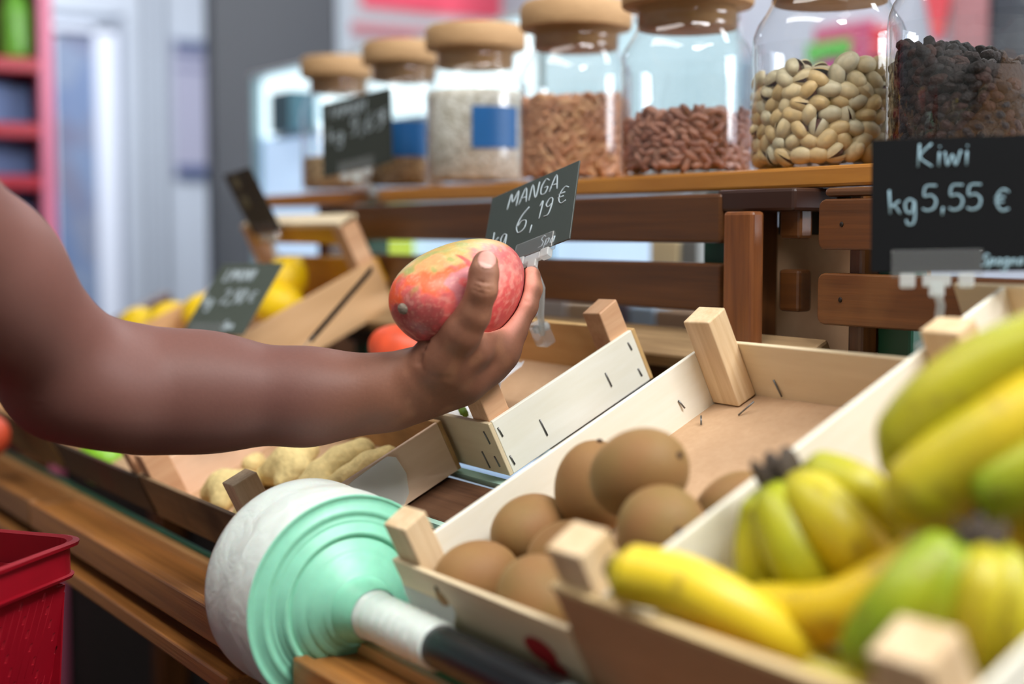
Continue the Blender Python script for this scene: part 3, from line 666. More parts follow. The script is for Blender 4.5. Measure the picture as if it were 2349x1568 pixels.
# ------------------------------------------------------------------ kiwis
def kiwi_mat(i):
    m, nt, b = newmat('kiwi_skin'); L = nt.links.new
    tc = nt.nodes.new('ShaderNodeTexCoord')
    n1 = nt.nodes.new('ShaderNodeTexNoise'); n1.inputs['Scale'].default_value = 18; n1.inputs['Detail'].default_value = 3; L(tc.outputs['Object'], n1.inputs['Vector'])
    n2 = nt.nodes.new('ShaderNodeTexNoise'); n2.inputs['Scale'].default_value = 900; n2.inputs['Detail'].default_value = 3; L(tc.outputs['Object'], n2.inputs['Vector'])
    r = nt.nodes.new('ShaderNodeValToRGB'); e = r.color_ramp.elements; e[0].position = .35; e[1].position = .68
    e[0].color = lin((142, 102, 62)); e[1].color = lin(((132, 108, 62), (146, 112, 66), (130, 112, 62))[i]); L(n1.outputs['Fac'], r.inputs['Fac'])
    mr = nt.nodes.new('ShaderNodeMapRange'); mr.inputs[3].default_value = .78; mr.inputs[4].default_value = 1.15; L(n2.outputs['Fac'], mr.inputs[0])
    mx = nt.nodes.new('ShaderNodeVectorMath'); mx.operation = 'SCALE'; L(r.outputs['Color'], mx.inputs[0]); L(mr.outputs[0], mx.inputs['Scale'])
    L(mx.outputs[0], b.inputs['Base Color']); b.inputs['Roughness'].default_value = .62; b.inputs['Specular IOR Level'].default_value = .3
    b.inputs['Sheen Weight'].default_value = .25; b.inputs['Sheen Tint'].default_value = lin((230, 200, 150))
    bp = nt.nodes.new('ShaderNodeBump'); bp.inputs['Strength'].default_value = .25; bp.inputs['Distance'].default_value = .0006; L(n2.outputs['Fac'], bp.inputs['Height']); L(bp.outputs['Normal'], b.inputs['Normal'])
    return m
KM = [kiwi_mat(i) for i in range(3)]
kprof = []
for i in range(25):
    th = math.pi * i / 24; zz = -math.cos(th); r = math.sin(th) ** .92
    if i < 3: zz = -1 + .10 * (i / 3) ** 1.2 + (.035 if i == 0 else 0)
    kprof.append((r, zz))
def kiwi(px, py, h, lng, wid, aim, label, mi=0):
    p = on_p(px, py, h)
    prof = [(max(r, 1e-4) * wid / 2, z * lng / 2) for r, z in kprof]
    q = Vector(cam2w @ np.array(aim, float)).to_track_quat('Z', 'Y')
    t = MB().lathe(prof, 40).build('kiwi', KM[mi]); t.location = p; t.rotation_euler = q.to_euler()
    tag(t, label, 'kiwi', 'loose kiwis in the pale crate')
    e = MB()
    for k in range(7):
        a = k * .9; e.tube([(0, 0, lng / 2 - .0012), (.0016 * math.cos(a), .0016 * math.sin(a), lng / 2 + .0018)], .0005, 5)
    e.lathe([(.0028, lng / 2 - .0006), (.0022, lng / 2 + .0006), (.0, lng / 2 + .0004)], 10)
    e.build('blossom_end', plain('kiwi_tip', (74, 52, 36), .9), t)
    return t
kiwi(1466, 1086, .074, .069, .0575, (.55, .32, .5), 'big brown kiwi on top of the little pile')
kiwi(1362, 1118, .040, .068, .0560, (.1, .9, .2), 'kiwi leaning on the crate side behind the top kiwi', 1)
kiwi(1518, 1214, .052, .060, .0560, (.25, .1, 1), 'greenish kiwi pointing its end at the viewer, right of the dark gap', 2)
kiwi(1216, 1215, .029, .062, .0500, (-.6, -.25, .6), 'kiwi against the crate side between the front kiwi and the leaning one')
kiwi(1095, 1328, .0285, .062, .0530, (-.8, -.1, .5), 'front left kiwi beside the corner post of the crate', 1)
kiwi(1238, 1375, .0285, .064, .0550, (.3, -.4, .8), 'front kiwi half behind the brown banana crate', 0)
kiwi(1300, 1280, .026, .056, .0500, (.7, .4, .1), 'kiwi showing on both sides of the blurred crate post', 1)
kiwi(1425, 1325, .026, .058, .0500, (.9, 0, .2), 'kiwi hidden behind the tip of the yellow banana', 0)
kiwi(1555, 1295, .016, .050, .0440, (.2, 1, .2), 'kiwi low under the greenish one, by the banana crate side', 2)
kiwi(1688, 1175, .024, .060, .0500, (.6, .5, .2), 'kiwi alone at the right, mostly behind the banana crate side', 0)

# ------------------------------------------------------------------ bananas
BAN = attrmat('banana_skin', rough=0.42, nscale=45, bump=0.05, var=0.08, spec=0.45, sss=0.05)
DARKTIP = plain('banana_stem_dark', (62, 50, 38), .8, bump=.4, bscale=200, var=.4)
def catmull(P, n):
    P = [np.array(p, float) for p in P]; P = [2 * P[0] - P[1]] + P + [2 * P[-1] - P[-2]]; out = []
    for i in range(1, len(P) - 2):
        for k in range(n):
            t = k / n; a, b, c_, d = P[i - 1:i + 3]
            out.append(.5 * ((2 * b) + (-a + c_) * t + (2 * a - 5 * b + 4 * c_ - d) * t * t + (-a + 3 * b - 3 * c_ + d) * t ** 3))
    out.append(P[-2]); return out
def banana(parent, pts, r, green, name='banana', yel=(206, 180, 34), grn=(124, 154, 18), solo=False, seed=0.0):
    W = catmull([at(*p) for p in pts], 9); N = len(W)
    rad = []
    for i in range(N):
        t = i / (N - 1)
        s = min(1, .34 + (t / .16) ** (1.3 if solo else .8) * .66) if t < .16 else 1.0
        if t > .86: s = max(.30, 1 - ((t - .86) / .14) ** 1.6 * .72)
        rad.append(r * s * (.96 + .06 * math.sin(math.pi * t)))
    mb = MB().tube([Vector(p) for p in W], rad, 20, squash=lambda a: 1 - .055 * math.cos(5 * a) ** 2 - .02 * math.cos(a))
    inv = Matrix.Translation(-Vector(W[0])) if solo else None
    o = mb.build(name, BAN, parent)
    v = verts(o); tt = np.repeat(np.linspace(0, 1, N), 20); n = vnoise(v, 22, seed); n2 = vnoise(v, 160, seed + 3)
    c = np.tile(np.array(lin(yel)[:3]), (len(v), 1))
    g = np.clip(green + .35 * n + .3 * np.abs(tt - .5) * 2 - .1, 0, 1)
    c = mixc(c, grn, g)
    c = mixc(c, (70, 52, 34), sstep(tt + .02 * n, .975, .995))
    c = mixc(c, (120, 90, 40), sstep(n2, .42, .6) * .6)
    if solo: c = mixc(c, (74, 60, 46), 1 - sstep(tt, .02, .07))
    setcol(o, c); return o
def bunch(name, label, stem, fingers, r=.0185, sr=.010):
    root = thing(name, label, 'bananas', stem_c := tuple(at(*stem[0])), group=None)
    inv = Matrix.Translation(-Vector(stem_c))
    for i, (pts, g, rr) in enumerate(fingers):
        o = banana(root, pts, rr, g, seed=i * 2.3 + stem[0][0] * .01); o.data.transform(inv)
    W = catmull([at(*p) for p in stem], 4)
    o = MB().tube([Vector(p) for p in W], [sr * (1 + .35 * math.sin(2.2 * i)) for i in range(len(W))], 10).build('stem', DARKTIP, root); o.data.transform(inv)
    return root
bunch('banana_bunch', 'green and yellow banana bunch hanging over the crate side, dark crown up', [(1748, 1112, .800), (1790, 1088, .800), (1832, 1078, .795)], [
    ([(1762, 1120, .80), (1748, 1200, .795), (1738, 1290, .79), (1752, 1380, .79), (1800, 1440, .80)], .62, .0145),
    ([(1785, 1112, .80), (1800, 1200, .775), (1845, 1300, .765), (1905, 1375, .775), (1960, 1430, .79)], .60, .0165),
    ([(1815, 1100, .80), (1885, 1170, .765), (1955, 1250, .755), (2000, 1325, .765), (2020, 1390, .785)], .18, .0175),
    ([(1838, 1086, .80), (1905, 1096, .79), (1975, 1130, .78), (2025, 1190, .785), (2040, 1260, .80)], .35, .0150)], sr=.0125)
bunch('banana_bunch', 'large green tinged bananas lying across the upper right of the crate', [(2560, 760, .70), (2600, 790, .70)], [
    ([(2580, 770, .70), (2440, 790, .70), (2280, 850, .71), (2140, 950, .72), (2040, 1085, .735)], .42, .0200),
    ([(2590, 800, .70), (2460, 900, .69), (2320, 990, .69), (2170, 1085, .70), (2050, 1190, .71)], .22, .0215),
    ([(2590, 790, .72), (2480, 790, .745), (2360, 800, .755), (2240, 850, .765), (2140, 915, .77)], .62, .0175),
    ([(2580, 850, .70), (2500, 960, .68), (2400, 1060, .675), (2310, 1110, .68), (2240, 1130, .69)], .75, .0170)], r=.0215)
yb = banana(None, [(1392, 1292, .765), (1450, 1315, .760), (1560, 1340, .745), (1680, 1400, .735), (1800, 1470, .735), (1900, 1500, .745)], .0165, .0, yel=(222, 194, 34), solo=True)
tag(yb, 'bright yellow banana with a dark tip lying along the crate front', 'banana')
yb2 = banana(None, [(1660, 1380, .775), (1780, 1402, .750), (1920, 1400, .725), (2060, 1330, .715), (2170, 1250, .715), (2260, 1180, .73)], .0160, .03, yel=(216, 182, 22), solo=True, seed=4)
tag(yb2, 'curved yellow banana crossing the middle of the banana crate', 'banana')
bunch('banana_bunch', 'blurred green banana bunch at the lower right with dark crown', [(2205, 1245, .650), (2250, 1232, .648), (2300, 1255, .645)], [
    ([(2205, 1250, .655), (2140, 1300, .65), (2070, 1380, .645), (2010, 1460, .65), (1975, 1540, .66)], .72, .0150),
    ([(2235, 1255, .65), (2190, 1330, .64), (2150, 1420, .64), (2130, 1520, .65), (2140, 1600, .66)], .80, .0120),
    ([(2262, 1250, .65), (2250, 1340, .63), (2240, 1440, .63), (2240, 1540, .64), (2250, 1620, .65)], .30, .0110),
    ([(2290, 1255, .65), (2310, 1340, .635), (2330, 1440, .63), (2340, 1540, .635), (2345, 1620, .65)], .35, .0130)], sr=.009)
bunch('banana_bunch', 'dull yellow bananas in the dark corner at the right edge', [(2262, 1140, .715), (2272, 1180, .71)], [
    ([(2275, 1172, .715), (2350, 1190, .71), (2430, 1220, .70), (2500, 1290, .70)], .05, .0165),
    ([(2280, 1190, .72), (2370, 1260, .72), (2450, 1330, .71), (2500, 1400, .71)], .1, .0165)], sr=.006)
yb3 = banana(None, [(1500, 1420, .775), (1620, 1450, .765), (1760, 1500, .745), (1880, 1550, .73), (1980, 1590, .73)], .0150, .15, yel=(206, 180, 44), solo=True, seed=7)
tag(yb3, 'dull yellow banana under the bright one along the crate front', 'banana')

# ------------------------------------------------------------------ ginger, lemons, green fruit
GING = plain('ginger_skin', (214, 192, 134), .75, bump=.5, bscale=140, var=.16, spec=.25)
def frame_p(px, py, h):
    return Vector(on_p(px, py, h))
def ginger(name, label, segs, k=.006):
    """segs: list of pixel/height/radius points joined in pairs"""
    P = [[(np.array(on_p(a[0], a[1], a[2])), a[3]) for a in s] for s in segs]; c0 = P[0][0][0]
    cones = []
    for s in P:
        for a, b in zip(s, s[1:]): cones.append((tuple(a[0] - c0), tuple(b[0] - c0), a[1], b[1]))
    o = lump(name, cones, .0021, GING, k, nz=lambda X, Y, Z: .0006 * np.sin(X * 900 + Y * 300) * np.sin(Z * 500 + Y * 700))
    o.location = c0; tag(o, label, 'ginger', 'ginger roots in the crate'); return o
ginger('ginger_root', 'long ginger root in the middle of the crate, knobbly at the near end', [[(830, 1035, .024, .013), (780, 1060, .022, .0145), (735, 1090, .021, .0135), (705, 1120, .018, .0115)], [(705, 1120, .018, .0105), (690, 1150, .016, .0095)], [(735, 1095, .021, .011), (742, 1125, .018, .0085)]])
ginger('ginger_root', 'ginger root against the crate side at the right', [[(890, 1045, .022, .010), (845, 1066, .021, .0115), (800, 1095, .019, .011)], [(800, 1095, .019, .010), (765, 1115, .016, .010)]])
ginger('ginger_root', 'big lumpy ginger root at the back under the forearm', [[(705, 1030, .024, .012), (668, 1060, .022, .0175), (640, 1078, .018, .015)], [(668, 1060, .022, .014), (612, 1090, .014, .011)], [(690, 1075, .018, .012), (652, 1104, .014, .010)]], .008)
ginger('ginger_root', 'small round ginger knob in front of the brown board', [[(588, 1058, .012, .0095), (576, 1066, .012, .0100)]])
ginger('ginger_root', 'thick pale ginger root behind the front panel', [[(560, 1112, .016, .015), (515, 1118, .018, .0165), (488, 1132, .014, .0125)], [(520, 1130, .016, .012), (508, 1152, .012, .0105)], [(560, 1115, .014, .011), (590, 1108, .012, .008)]], .008)
ginger('ginger_root', 'short ginger root beside the wooden corner post', [[(585, 1160, .014, .0105), (562, 1180, .012, .0105)], [(560, 1178, .012, .0095), (548, 1184, .010, .007)]])
LEM = plain('lemon_peel', (246, 206, 14), .4, bump=.3, bscale=350, var=.05)
def lathefruit(name, label, cat, p, prof, mat, aim, group=None, n=32, stem=None):
    t = MB().lathe(prof, n).build(name, mat); t.location = p; t.rotation_euler = Vector(aim).to_track_quat('Z', 'Y').to_euler(); tag(t, label, cat, group)
    if stem: MB().lathe([(.0005, prof[-1][1] - .0015), (.0022, prof[-1][1] - .001), (.0018, prof[-1][1] + .0015), (.0004, prof[-1][1] + .0018)], 8).build('stem_end', plain('stem_end', (96, 112, 50), .8), t)
    return t
lp = []
for i in range(25):
    th = math.pi * i / 24; z = -math.cos(th); r = math.sin(th) ** 1.05
    lp.append((max(r * .029, .0005), z * .036 + (math.copysign(.004, z) if abs(z) > .985 else 0)))
for px, py, h, aim, lb in ((395, 738, .045, (.4, .9, .1), 'lemon at the front left of the tall crate, right above the forearm'), (318, 748, .030, (.9, .2, .2), 'lemon peeking out at the bend of the elbow'),
                           (652, 645, .060, (.1, .6, .8), 'lemon peeking out right of the middle price card'), (640, 700, .040, (.8, .5, .1), 'lemon low behind the edge of the middle price card'), (560, 690, .050, (.3, .9, .3), 'lemon hidden behind the middle price card'), (470, 720, .050, (1, .3, .1), 'lemon behind the lower corner of the middle price card')):
    lathefruit('lemon', lb, 'lemon', on_p(px, py, h), lp, LEM, aim, 'lemons in the tall crate', stem=True)
gp = [(max(math.sin(math.pi * i / 20) ** .9 * .033, .0005), -math.cos(math.pi * i / 20) * .030) for i in range(21)]
GF = plain('green_peel', (128, 190, 30), .35, bump=.15, bscale=300, var=.25)
lathefruit('green_apple', 'shiny green fruit in the dark fronted crate', 'fruit', on_y(243, 1056, .508), gp, GF, (.2, .1, 1), 'green fruit at the far left', stem=True)
lathefruit('green_apple', 'yellow green fruit in the tan crate at the left edge', 'fruit', on_y(92, 978, .515), [(r * .85, z * .85) for r, z in gp], plain('yellow_green_peel', (176, 190, 30), .35, var=.1), (.1, .3, 1), 'green fruit at the far left', stem=True)
lathefruit('green_apple', 'green fruit under the elbow in the dark fronted crate', 'fruit', on_y(178, 1010, .515), gp, GF, (.5, .1, 1), 'green fruit at the far left', stem=True)
lathefruit('red_fruit', 'red orange fruit at the left edge of the stall front', 'fruit', at(-30, 1000, 1.75), [(r * .85, z * .9) for r, z in gp], plain('red_orange_peel', (196, 74, 44), .5), (.1, -.3, 1))
o = mango_mesh('mango', 40, 50).build('mango', plain('orange_mango_skin', (222, 84, 48), .4, var=.2, bscale=30)); o.location = on_p(952, 812, .038); o.rotation_euler = (.3, .2, .5); o.scale = (.75, .75, .75)
tag(o, 'orange red mango left in the crate behind the hand', 'mango')

# crumpled white paper in the small crate
def sheet(name, label, cat, c0, u, v_, nx, ny, amp, mat, seed, kind=None, parent=None):
    V = []; c0, u, v_ = map(np.array, (c0, u, v_)); n = np.cross(u, v_); n = n / np.linalg.norm(n)
    for j in range(ny + 1):
        for i in range(nx + 1):
            p = c0 + u * (i / nx) + v_ * (j / ny)
            q = Vector(p * 34 + seed)
            a = mnoise.noise(q); b = 1 - abs(mnoise.noise(q * 2.3)) * 2
            V.append(p + n * amp * (a + .45 * b))
    Fc = [(j * (nx + 1) + i, j * (nx + 1) + i + 1, (j + 1) * (nx + 1) + i + 1, (j + 1) * (nx + 1) + i) for j in range(ny) for i in range(nx)]
    o = MB().add(V, Fc, 0, False).build(name, mat, parent); 
    s = o.modifiers.new('thick', 'SOLIDIFY'); s.thickness = .0004
    if label: tag(o, label, cat)
    return o
PAPER = plain('white_paper', (238, 238, 242), .7)
a0 = Vector((-1.262, MY + .03, 0)); 
sheet('paper_liner', 'crumpled white paper lining the small crate behind the hand', 'paper', (-1.262, MY + .014, pz(MY + .014) + .022), (.215, .0, .008), (0, .050, .050), 26, 14, .009, PAPER, 3.0)
gs = MB(); 
for k in range(2):
    p0, p1 = on_p(1046 + k * 6, 912 + k * 10, .045), on_p(1062 + k * 6, 946 + k * 4, .045); gs.tube([p0, p1], .003, 6)
o = gs.build('leaf_scrap', plain('leaf_green', (130, 170, 60), .6)); tag(o, 'scrap of green leaf on the white paper', 'leaf')

# ------------------------------------------------------------------ roll of produce bags on its rod
RC = at(805, 1385, 1.05)
roll = thing('bag_roll', 'big roll of thin pale green produce bags wound on a rod', 'bag roll', tuple(RC))
MINTF = wood('wound_film_face', (176, 226, 204), (160, 214, 190), (300, 1, 1), .42, .7, bump=.0)
RR = .0815
prof = [(RR, -.001)]
rnd = random.Random(4)
r = RR; xx = 0
while r > .026:
    st = rnd.uniform(.0015, .0045); r -= st; t = (RR - r) / (RR - .026)
    prof.append((r + .0004, xx)); nx_ = .018 * t ** 2.2 + rnd.uniform(-.0008, .0008) + (.0018 if .45 < t < .5 else 0)
    prof.append((r, nx_)); xx = nx_
for a, b in ((.023, .024), (.0205, .030), (.0192, .038)): prof.append((a, b))
MB().lathe(prof, 96, axis='x').build('wound_edge', plain('mint_film', (140, 212, 182), .4, sss=.1, var=.05, bscale=90), roll)
op = []
for i in range(15):
    op.append((RR + .0006 * math.sin(i * .9) - (.0015 if i in (0, 14) else 0), -.086 + .0855 * i / 14))
op = [(.02, -.086)] + op
WF = plain('white_film', (222, 232, 226), .28, sss=.15, bump=0)
nt = WF.node_tree; b = nt.nodes['Principled BSDF']; tc = nt.nodes.new('ShaderNodeTexCoord')
n = nt.nodes.new('ShaderNodeTexNoise'); n.inputs['Scale'].default_value = 42; n.inputs['Detail'].default_value = 4; n.inputs['Distortion'].default_value = 1.2; nt.links.new(tc.outputs['Object'], n.inputs['Vector'])
bp = nt.nodes.new('ShaderNodeBump'); bp.inputs['Strength'].default_value = .35; bp.inputs['Distance'].default_value = .005; nt.links.new(n.outputs['Fac'], bp.inputs['Height']); nt.links.new(bp.outputs['Normal'], b.inputs['Normal'])
MB().lathe(op, 96, axis='x').build('outer_wrap', WF, roll)
tp = [(.0190, .036)]
for i in range(1, 24):
    t = i / 23; tp.append((.0172 - .0008 * t + .0019 * math.sin(i * 2.2) + .0008 * math.sin(i * 4.1), .036 + .093 * t))
tp.append((.012, .130))
MB().lathe(tp, 28, axis='x').build('wrapped_core', WF, roll)
MB().lathe([(.0005, .126), (.0142, .127), (.0148, .131), (.0148, .27), (.0142, .274)], 28, axis='x').build('rod', plain('black_rod', (22, 26, 30), .3), roll)
MB().lathe([(.0142, .274), (.0125, .279), (.0095, .282), (.0092, .305), (.0003, .306)], 28, axis='x').build('rod_tip', plain('grey_tip', (130, 138, 136), .35), roll)
MB().lathe([(.0005, -.125), (.0140, -.124), (.0140, -.084)], 20, axis='x').build('rod', plain('black_rod', (22, 26, 30), .3), roll)
def flap(name, label, pts, mat, cat, th=.0004):
    P = [Vector(p) for p in pts]; c0 = sum(P, Vector()) / len(P)
    mb = MB(); mb.add([p for p in P], [tuple(range(len(P)))]); o = mb.build(name, mat)
    s_ = o.modifiers.new('t', 'SOLIDIFY'); s_.thickness = th; tag(o, label, cat); return o
flap('film_reflection', 'cloudy sheet for a film reflection on the side of the ginger crate', [on_x(px, py, GX1 + .004) for px, py in ((768, 1140), (812, 1100), (888, 1046), (908, 1048), (932, 1085), (938, 1130), (926, 1160), (870, 1190), (800, 1180))], FILM, 'film reflection')  # sheet added to imitate a reflection of the bag film
flap('film_reflection', 'cloudy sheet for a film reflection on the front of the kiwi crate', [on_y(px, py, KY - .012) for px, py in ((915, 1302), (960, 1312), (1005, 1335), (1035, 1372), (1046, 1410), (1040, 1440), (960, 1420), (930, 1360))], FILM, 'film reflection')  # second added sheet, again for a film reflection

# ------------------------------------------------------------------ jars
SH = 1.2562
def jar(label, x, R, lab=None, y=.957, lid=True, lidr=.99):
    t = thing('glass_jar', label, 'jar', (x, y, SH), group=None)
    pr = [(.0005, .004), (R * .6, .0045), (R * .88, .003), (R * .93, .0), (R * .985, .004), (R, .012), (R, .112), (R * .985, .121), (R * .93, .131), (R * .83, .141), (R * .765, .149), (R * .755, .156), (R * .79, .159), (R * .785, .164), (R * .76, .167), (R * .76, .182)]
    MB().lathe(pr, 72).build('glass', JAR, t)
    MB().lathe([(.0005, .0062), (R * .86, .0068), (R * .955, .011), (R * .962, .1115)], 72).build('inner_wall', JAR, t)
    L = MB().lathe([(.0005, .150), (R * .735, .150), (R * .74, .1715), (R * lidr - .002, .1715), (R * lidr, .174), (R * lidr, .196), (R * lidr - .004, .201), (.0005, .2015)], 56); L.build('cork_lid', CORK, t)
    if lab:
        a0, a1, z0, z1 = lab; V = []; n = 14
        for i in range(n + 1):
            a = a0 + (a1 - a0) * i / n; V += [(math.cos(a) * (R + .0006), math.sin(a) * (R + .0006), z0), (math.cos(a) * (R + .0006), math.sin(a) * (R + .0006), z1)]
        MB().add(V, [(2 * i, 2 * i + 2, 2 * i + 3, 2 * i + 1) for i in range(n)], 0, True).build('paper_label', plain('blue_label', (6, 94, 160), .5), t)
    return t
JX = {'raisin': (-.776, .0665), 'pistachio': (-.933, .0690), 'bean': (-1.131, .0680), 'bean2': (-1.325, .0640), 'rice': (-1.540, .0640), 'grain': (-1.725, .0580), 'grain2': (-1.925, .0570)}
def camang(x, px, y=.957):           # angle round the jar of the point seen at that column
    r_ = ray(px, 300); d = (r_[0], r_[1])
    return None
jar('glass jar of dark raisins at the right end of the shelf', *JX['raisin'])
jar('glass jar of pistachios in their shells', *JX['pistachio'])
jar('glass jar less than half full of reddish beans', *JX['bean'])
jar('glass jar of paler beans between the rice and the reddish beans', *JX['bean2'])
jr = jar('glass jar of white rice with blue label', *JX['rice'], lab=(math.radians(-36), math.radians(20), .047, .098))
jar('glass jar with blue label next to the left chalkboard price card', *JX['grain'], lab=(math.radians(-60), math.radians(15), .045, .092))
jar('glass jar at the far left end of the shelf, cork lid', *JX['grain2'])

def egg(lx, ly, lz, nu=14, nv=10, f=None):
    V = []; Fc = []
    for i in range(nu + 1):
        th = math.pi * i / nu
        for j in range(nv):
            ph = 2 * math.pi * j / nv; V.append((lx * math.cos(th), ly * math.sin(th) * math.cos(ph), lz * math.sin(th) * math.sin(ph)))
    for i in range(nu):
        for j in range(nv): Fc.append((i * nv + j, (i + 1) * nv + j, (i + 1) * nv + (j + 1) % nv, i * nv + (j + 1) % nv))
    if f: V = [f(*p) for p in V]
    return V, Fc
PSH = [plain('pistachio_shell', c_, .5, var=.08, bscale=260) for c_ in ((206, 186, 144), (196, 168, 118), (192, 180, 148))]
PKN = plain('pistachio_kernel', (104, 66, 56), .7, var=.3, bscale=300)
def pist_mesh(opening, i):
    """two half shells gaping at one end, kernel inside"""
    mb = MB()
    for s_ in (-1, 1):
        V = []; Fc = []; nu, nv = 14, 9
        for a in range(nu + 1):
            th = math.pi * a / nu
            for b_ in range(nv + 1):
                ph = math.pi * b_ / nv
                x = .0096 * math.cos(th); rr = math.sin(th) ** .85
                y = .0074 * rr * math.cos(ph); z = .0068 * rr * math.sin(ph) * s_
                g = opening * max(0, (x + .007) / .0164) ** 1.2
                V.append((x, y, z + s_ * g * .0034))
        for a in range(nu):
            for b_ in range(nv):
                q = (a * (nv + 1) + b_, a * (nv + 1) + b_ + 1, (a + 1) * (nv + 1) + b_ + 1, (a + 1) * (nv + 1) + b_); Fc.append(q if s_ > 0 else q[::-1])
        mb.add(V, Fc, 0, True)
    V, Fc = egg(.0078, .0056, .0048, 10, 8); mb.add(V, Fc, 1, True)
    o = mb.build('pistachio', [PSH[i], PKN]); me = o.data; bpy.data.objects.remove(o); return me
PIST = [pist_mesh(*a) for a in ((0, 0), (.45, 1), (1.0, 0), (1.3, 1), (.7, 2), (.9, 2), (0, 1))]
BEANM = [plain('bean_skin', c_, .38, var=.12, bscale=200, spec=.5) for c_ in ((156, 102, 80), (140, 88, 68), (170, 118, 96))]
BEANP = [plain('pale_bean_skin', c_, .42, var=.1, bscale=200) for c_ in ((200, 144, 104), (188, 130, 92), (210, 160, 116))]
def simple_mesh(name, V, Fc, m):
    mb = MB().add(V, Fc, 0, True); o = mb.build(name, m); me = o.data; bpy.data.objects.remove(o); return me
def beanf(x, y, z): return (x, y + .0012 * math.cos(x / .0072 * 1.4) - .0008, z)
BV = egg(.0084, .0044, .0040, 12, 9, beanf)
BEAN = [simple_mesh('bean', *BV, m) for m in BEANM]; BEAN2 = [simple_mesh('bean', *BV, m) for m in BEANP]
RAISM = [plain('raisin_skin', c_, .6, spec=.25, bump=.6, bscale=420, var=.3) for c_ in ((26, 12, 9), (44, 20, 11), (20, 10, 8))]
def raisf(x, y, z):
    k = 1 + .22 * mnoise.noise(Vector((x, y, z)) * 260); return (x * k, y * k, z * k)
RV = egg(.0072, .0050, .0042, 12, 9, raisf)
RAIS = [simple_mesh('raisin', *RV, m) for m in RAISM]
def fill(key, meshes, name, label, cat, group, limit, dz, da, hfun, lw, stufflabel, seed, span=1.75, z0=.009, inner=True, gs_=1.0):
    """rings of separate pieces against the glass where the photo looks in, the rest as one heap"""
    x0, R = JX[key]; y0 = .957; rd = random.Random(seed); a0 = math.atan2(-y0, -x0)
    made = 0; heap = MB(); spots = []
    def place(x, y, z): spots.append((x, y, z))
    rr = R * .962 - lw
    row = 0; z = z0 + lw * .6
    while z < .125:
        n = int(2 * math.pi * rr / da); off = row % 2 * .5
        for i in range(n):
            a = a0 + ((i + off) / n - .5) * 2 * math.pi + rd.uniform(-.12, .12) * da / rr
            x, y = math.cos(a) * rr, math.sin(a) * rr
            if z < hfun(x, y) - lw * .4: spots.append((abs((a - a0 + math.pi) % (2 * math.pi) - math.pi), x, y, z + rd.uniform(-.15, .15) * dz, 0))
        z += dz; row += 1
    # upper layer and a second shell
    for ring in (1, 2, 3, 4, 5):
        r2 = rr - ring * da * .82
        if r2 < 0.004: break
        n = max(1, int(2 * math.pi * r2 / da))
        for i in range(n):
            a = a0 + i / n * 2 * math.pi + rd.uniform(-.2, .2); x, y = math.cos(a) * r2, math.sin(a) * r2
            top = hfun(x, y) - lw
            spots.append((abs((a - a0 + math.pi) % (2 * math.pi) - math.pi) * .6 + .25 * ring, x, y, top + rd.uniform(-.3, .5) * dz * .6, 1))
            k = 1
            while ring == 1 and top - k * dz > z0: spots.append((9, x, y, top - k * dz, 2)); k += 1
    spots.sort(key=lambda s_: s_[0])
    for k, (pr_, x, y, z, ty) in enumerate(spots):
        me = meshes[rd.randrange(len(meshes))]
        tang = math.atan2(y, x) + math.pi / 2
        rot = Matrix.Rotation(tang + rd.uniform(-.5, .5), 4, 'Z') @ Matrix.Rotation(rd.uniform(-1.0, 1.0) * (1 if rd.random() < .75 else 1.5), 4, 'Y') @ Matrix.Rotation(rd.uniform(0, 6.28), 4, 'X')
        mw = Matrix.Translation((x0 + x, y0 + y, SH + z)) @ rot @ Matrix.Scale(rd.uniform(.90, 1.14) * gs_, 4)
        if made < limit and pr_ < span:
            o = bpy.data.objects.new(name, me); COL.objects.link(o); o.matrix_world = mw; made += 1
            tag(o, label, cat, group)
        else:
            vs = [mw @ v_.co for v_ in me.vertices]; heap.add(vs, [tuple(p.vertices) for p in me.polygons], 0, True)
    if heap.v:
        o = heap.build(name + '_heap', [meshes[0].materials[0]]); tag(o, stufflabel, cat + 's', None, 'stuff')
    core = MB().lathe([(.001, .008), (rr - lw * 1.6, .0085), (rr - lw * 1.6, max(.012, hfun(0, 0) - lw * 3)), (.001, max(.013, hfun(0, 0) - lw * 2.4))], 24)
    o = core.build(name + '_filling', [meshes[0].materials[0]]); o.location = (x0, y0, SH); tag(o, 'middle of the ' + stufflabel, cat + 's', None, 'stuff')
    return made
fill('pistachio', PIST, 'pistachio', 'roasted pistachio in its pale shell in the glass jar', 'nut', 'pistachios in the glass jar', 300, .0108, .0150, lambda x, y: .079 + .16 * x - .10 * y + .004 * math.sin(x * 130), .0060, 'pistachios packed at the back of their jar', 11, gs_=1.1)
fill('bean', BEAN, 'bean', 'reddish brown bean in the less than half full jar', 'bean', 'reddish beans in the jar', 200, .0064, .0112, lambda x, y: .058 + .12 * x - .06 * y + .003 * math.sin(x * 160), .0040, 'reddish beans at the back of their jar', 12, span=1.5)
fill('bean2', BEAN2, 'bean', 'pale brown bean in the jar next to the rice', 'bean', 'pale beans in the jar', 95, .0068, .0116, lambda x, y: .094 + .003 * math.sin(x * 120), .0040, 'pale brown beans filling the jar next to the rice', 13, span=1.3)
fill('raisin', RAIS, 'raisin', 'dark wrinkled raisin in the jar behind the kiwi price card', 'raisin', 'raisins in the jar', 290, .0074, .0105, lambda x, y: .098 - .9 * abs(x + .018) * .55 + .005 * math.sin(x * 190), .0046, 'dark raisins at the back of their jar', 14, span=1.75)
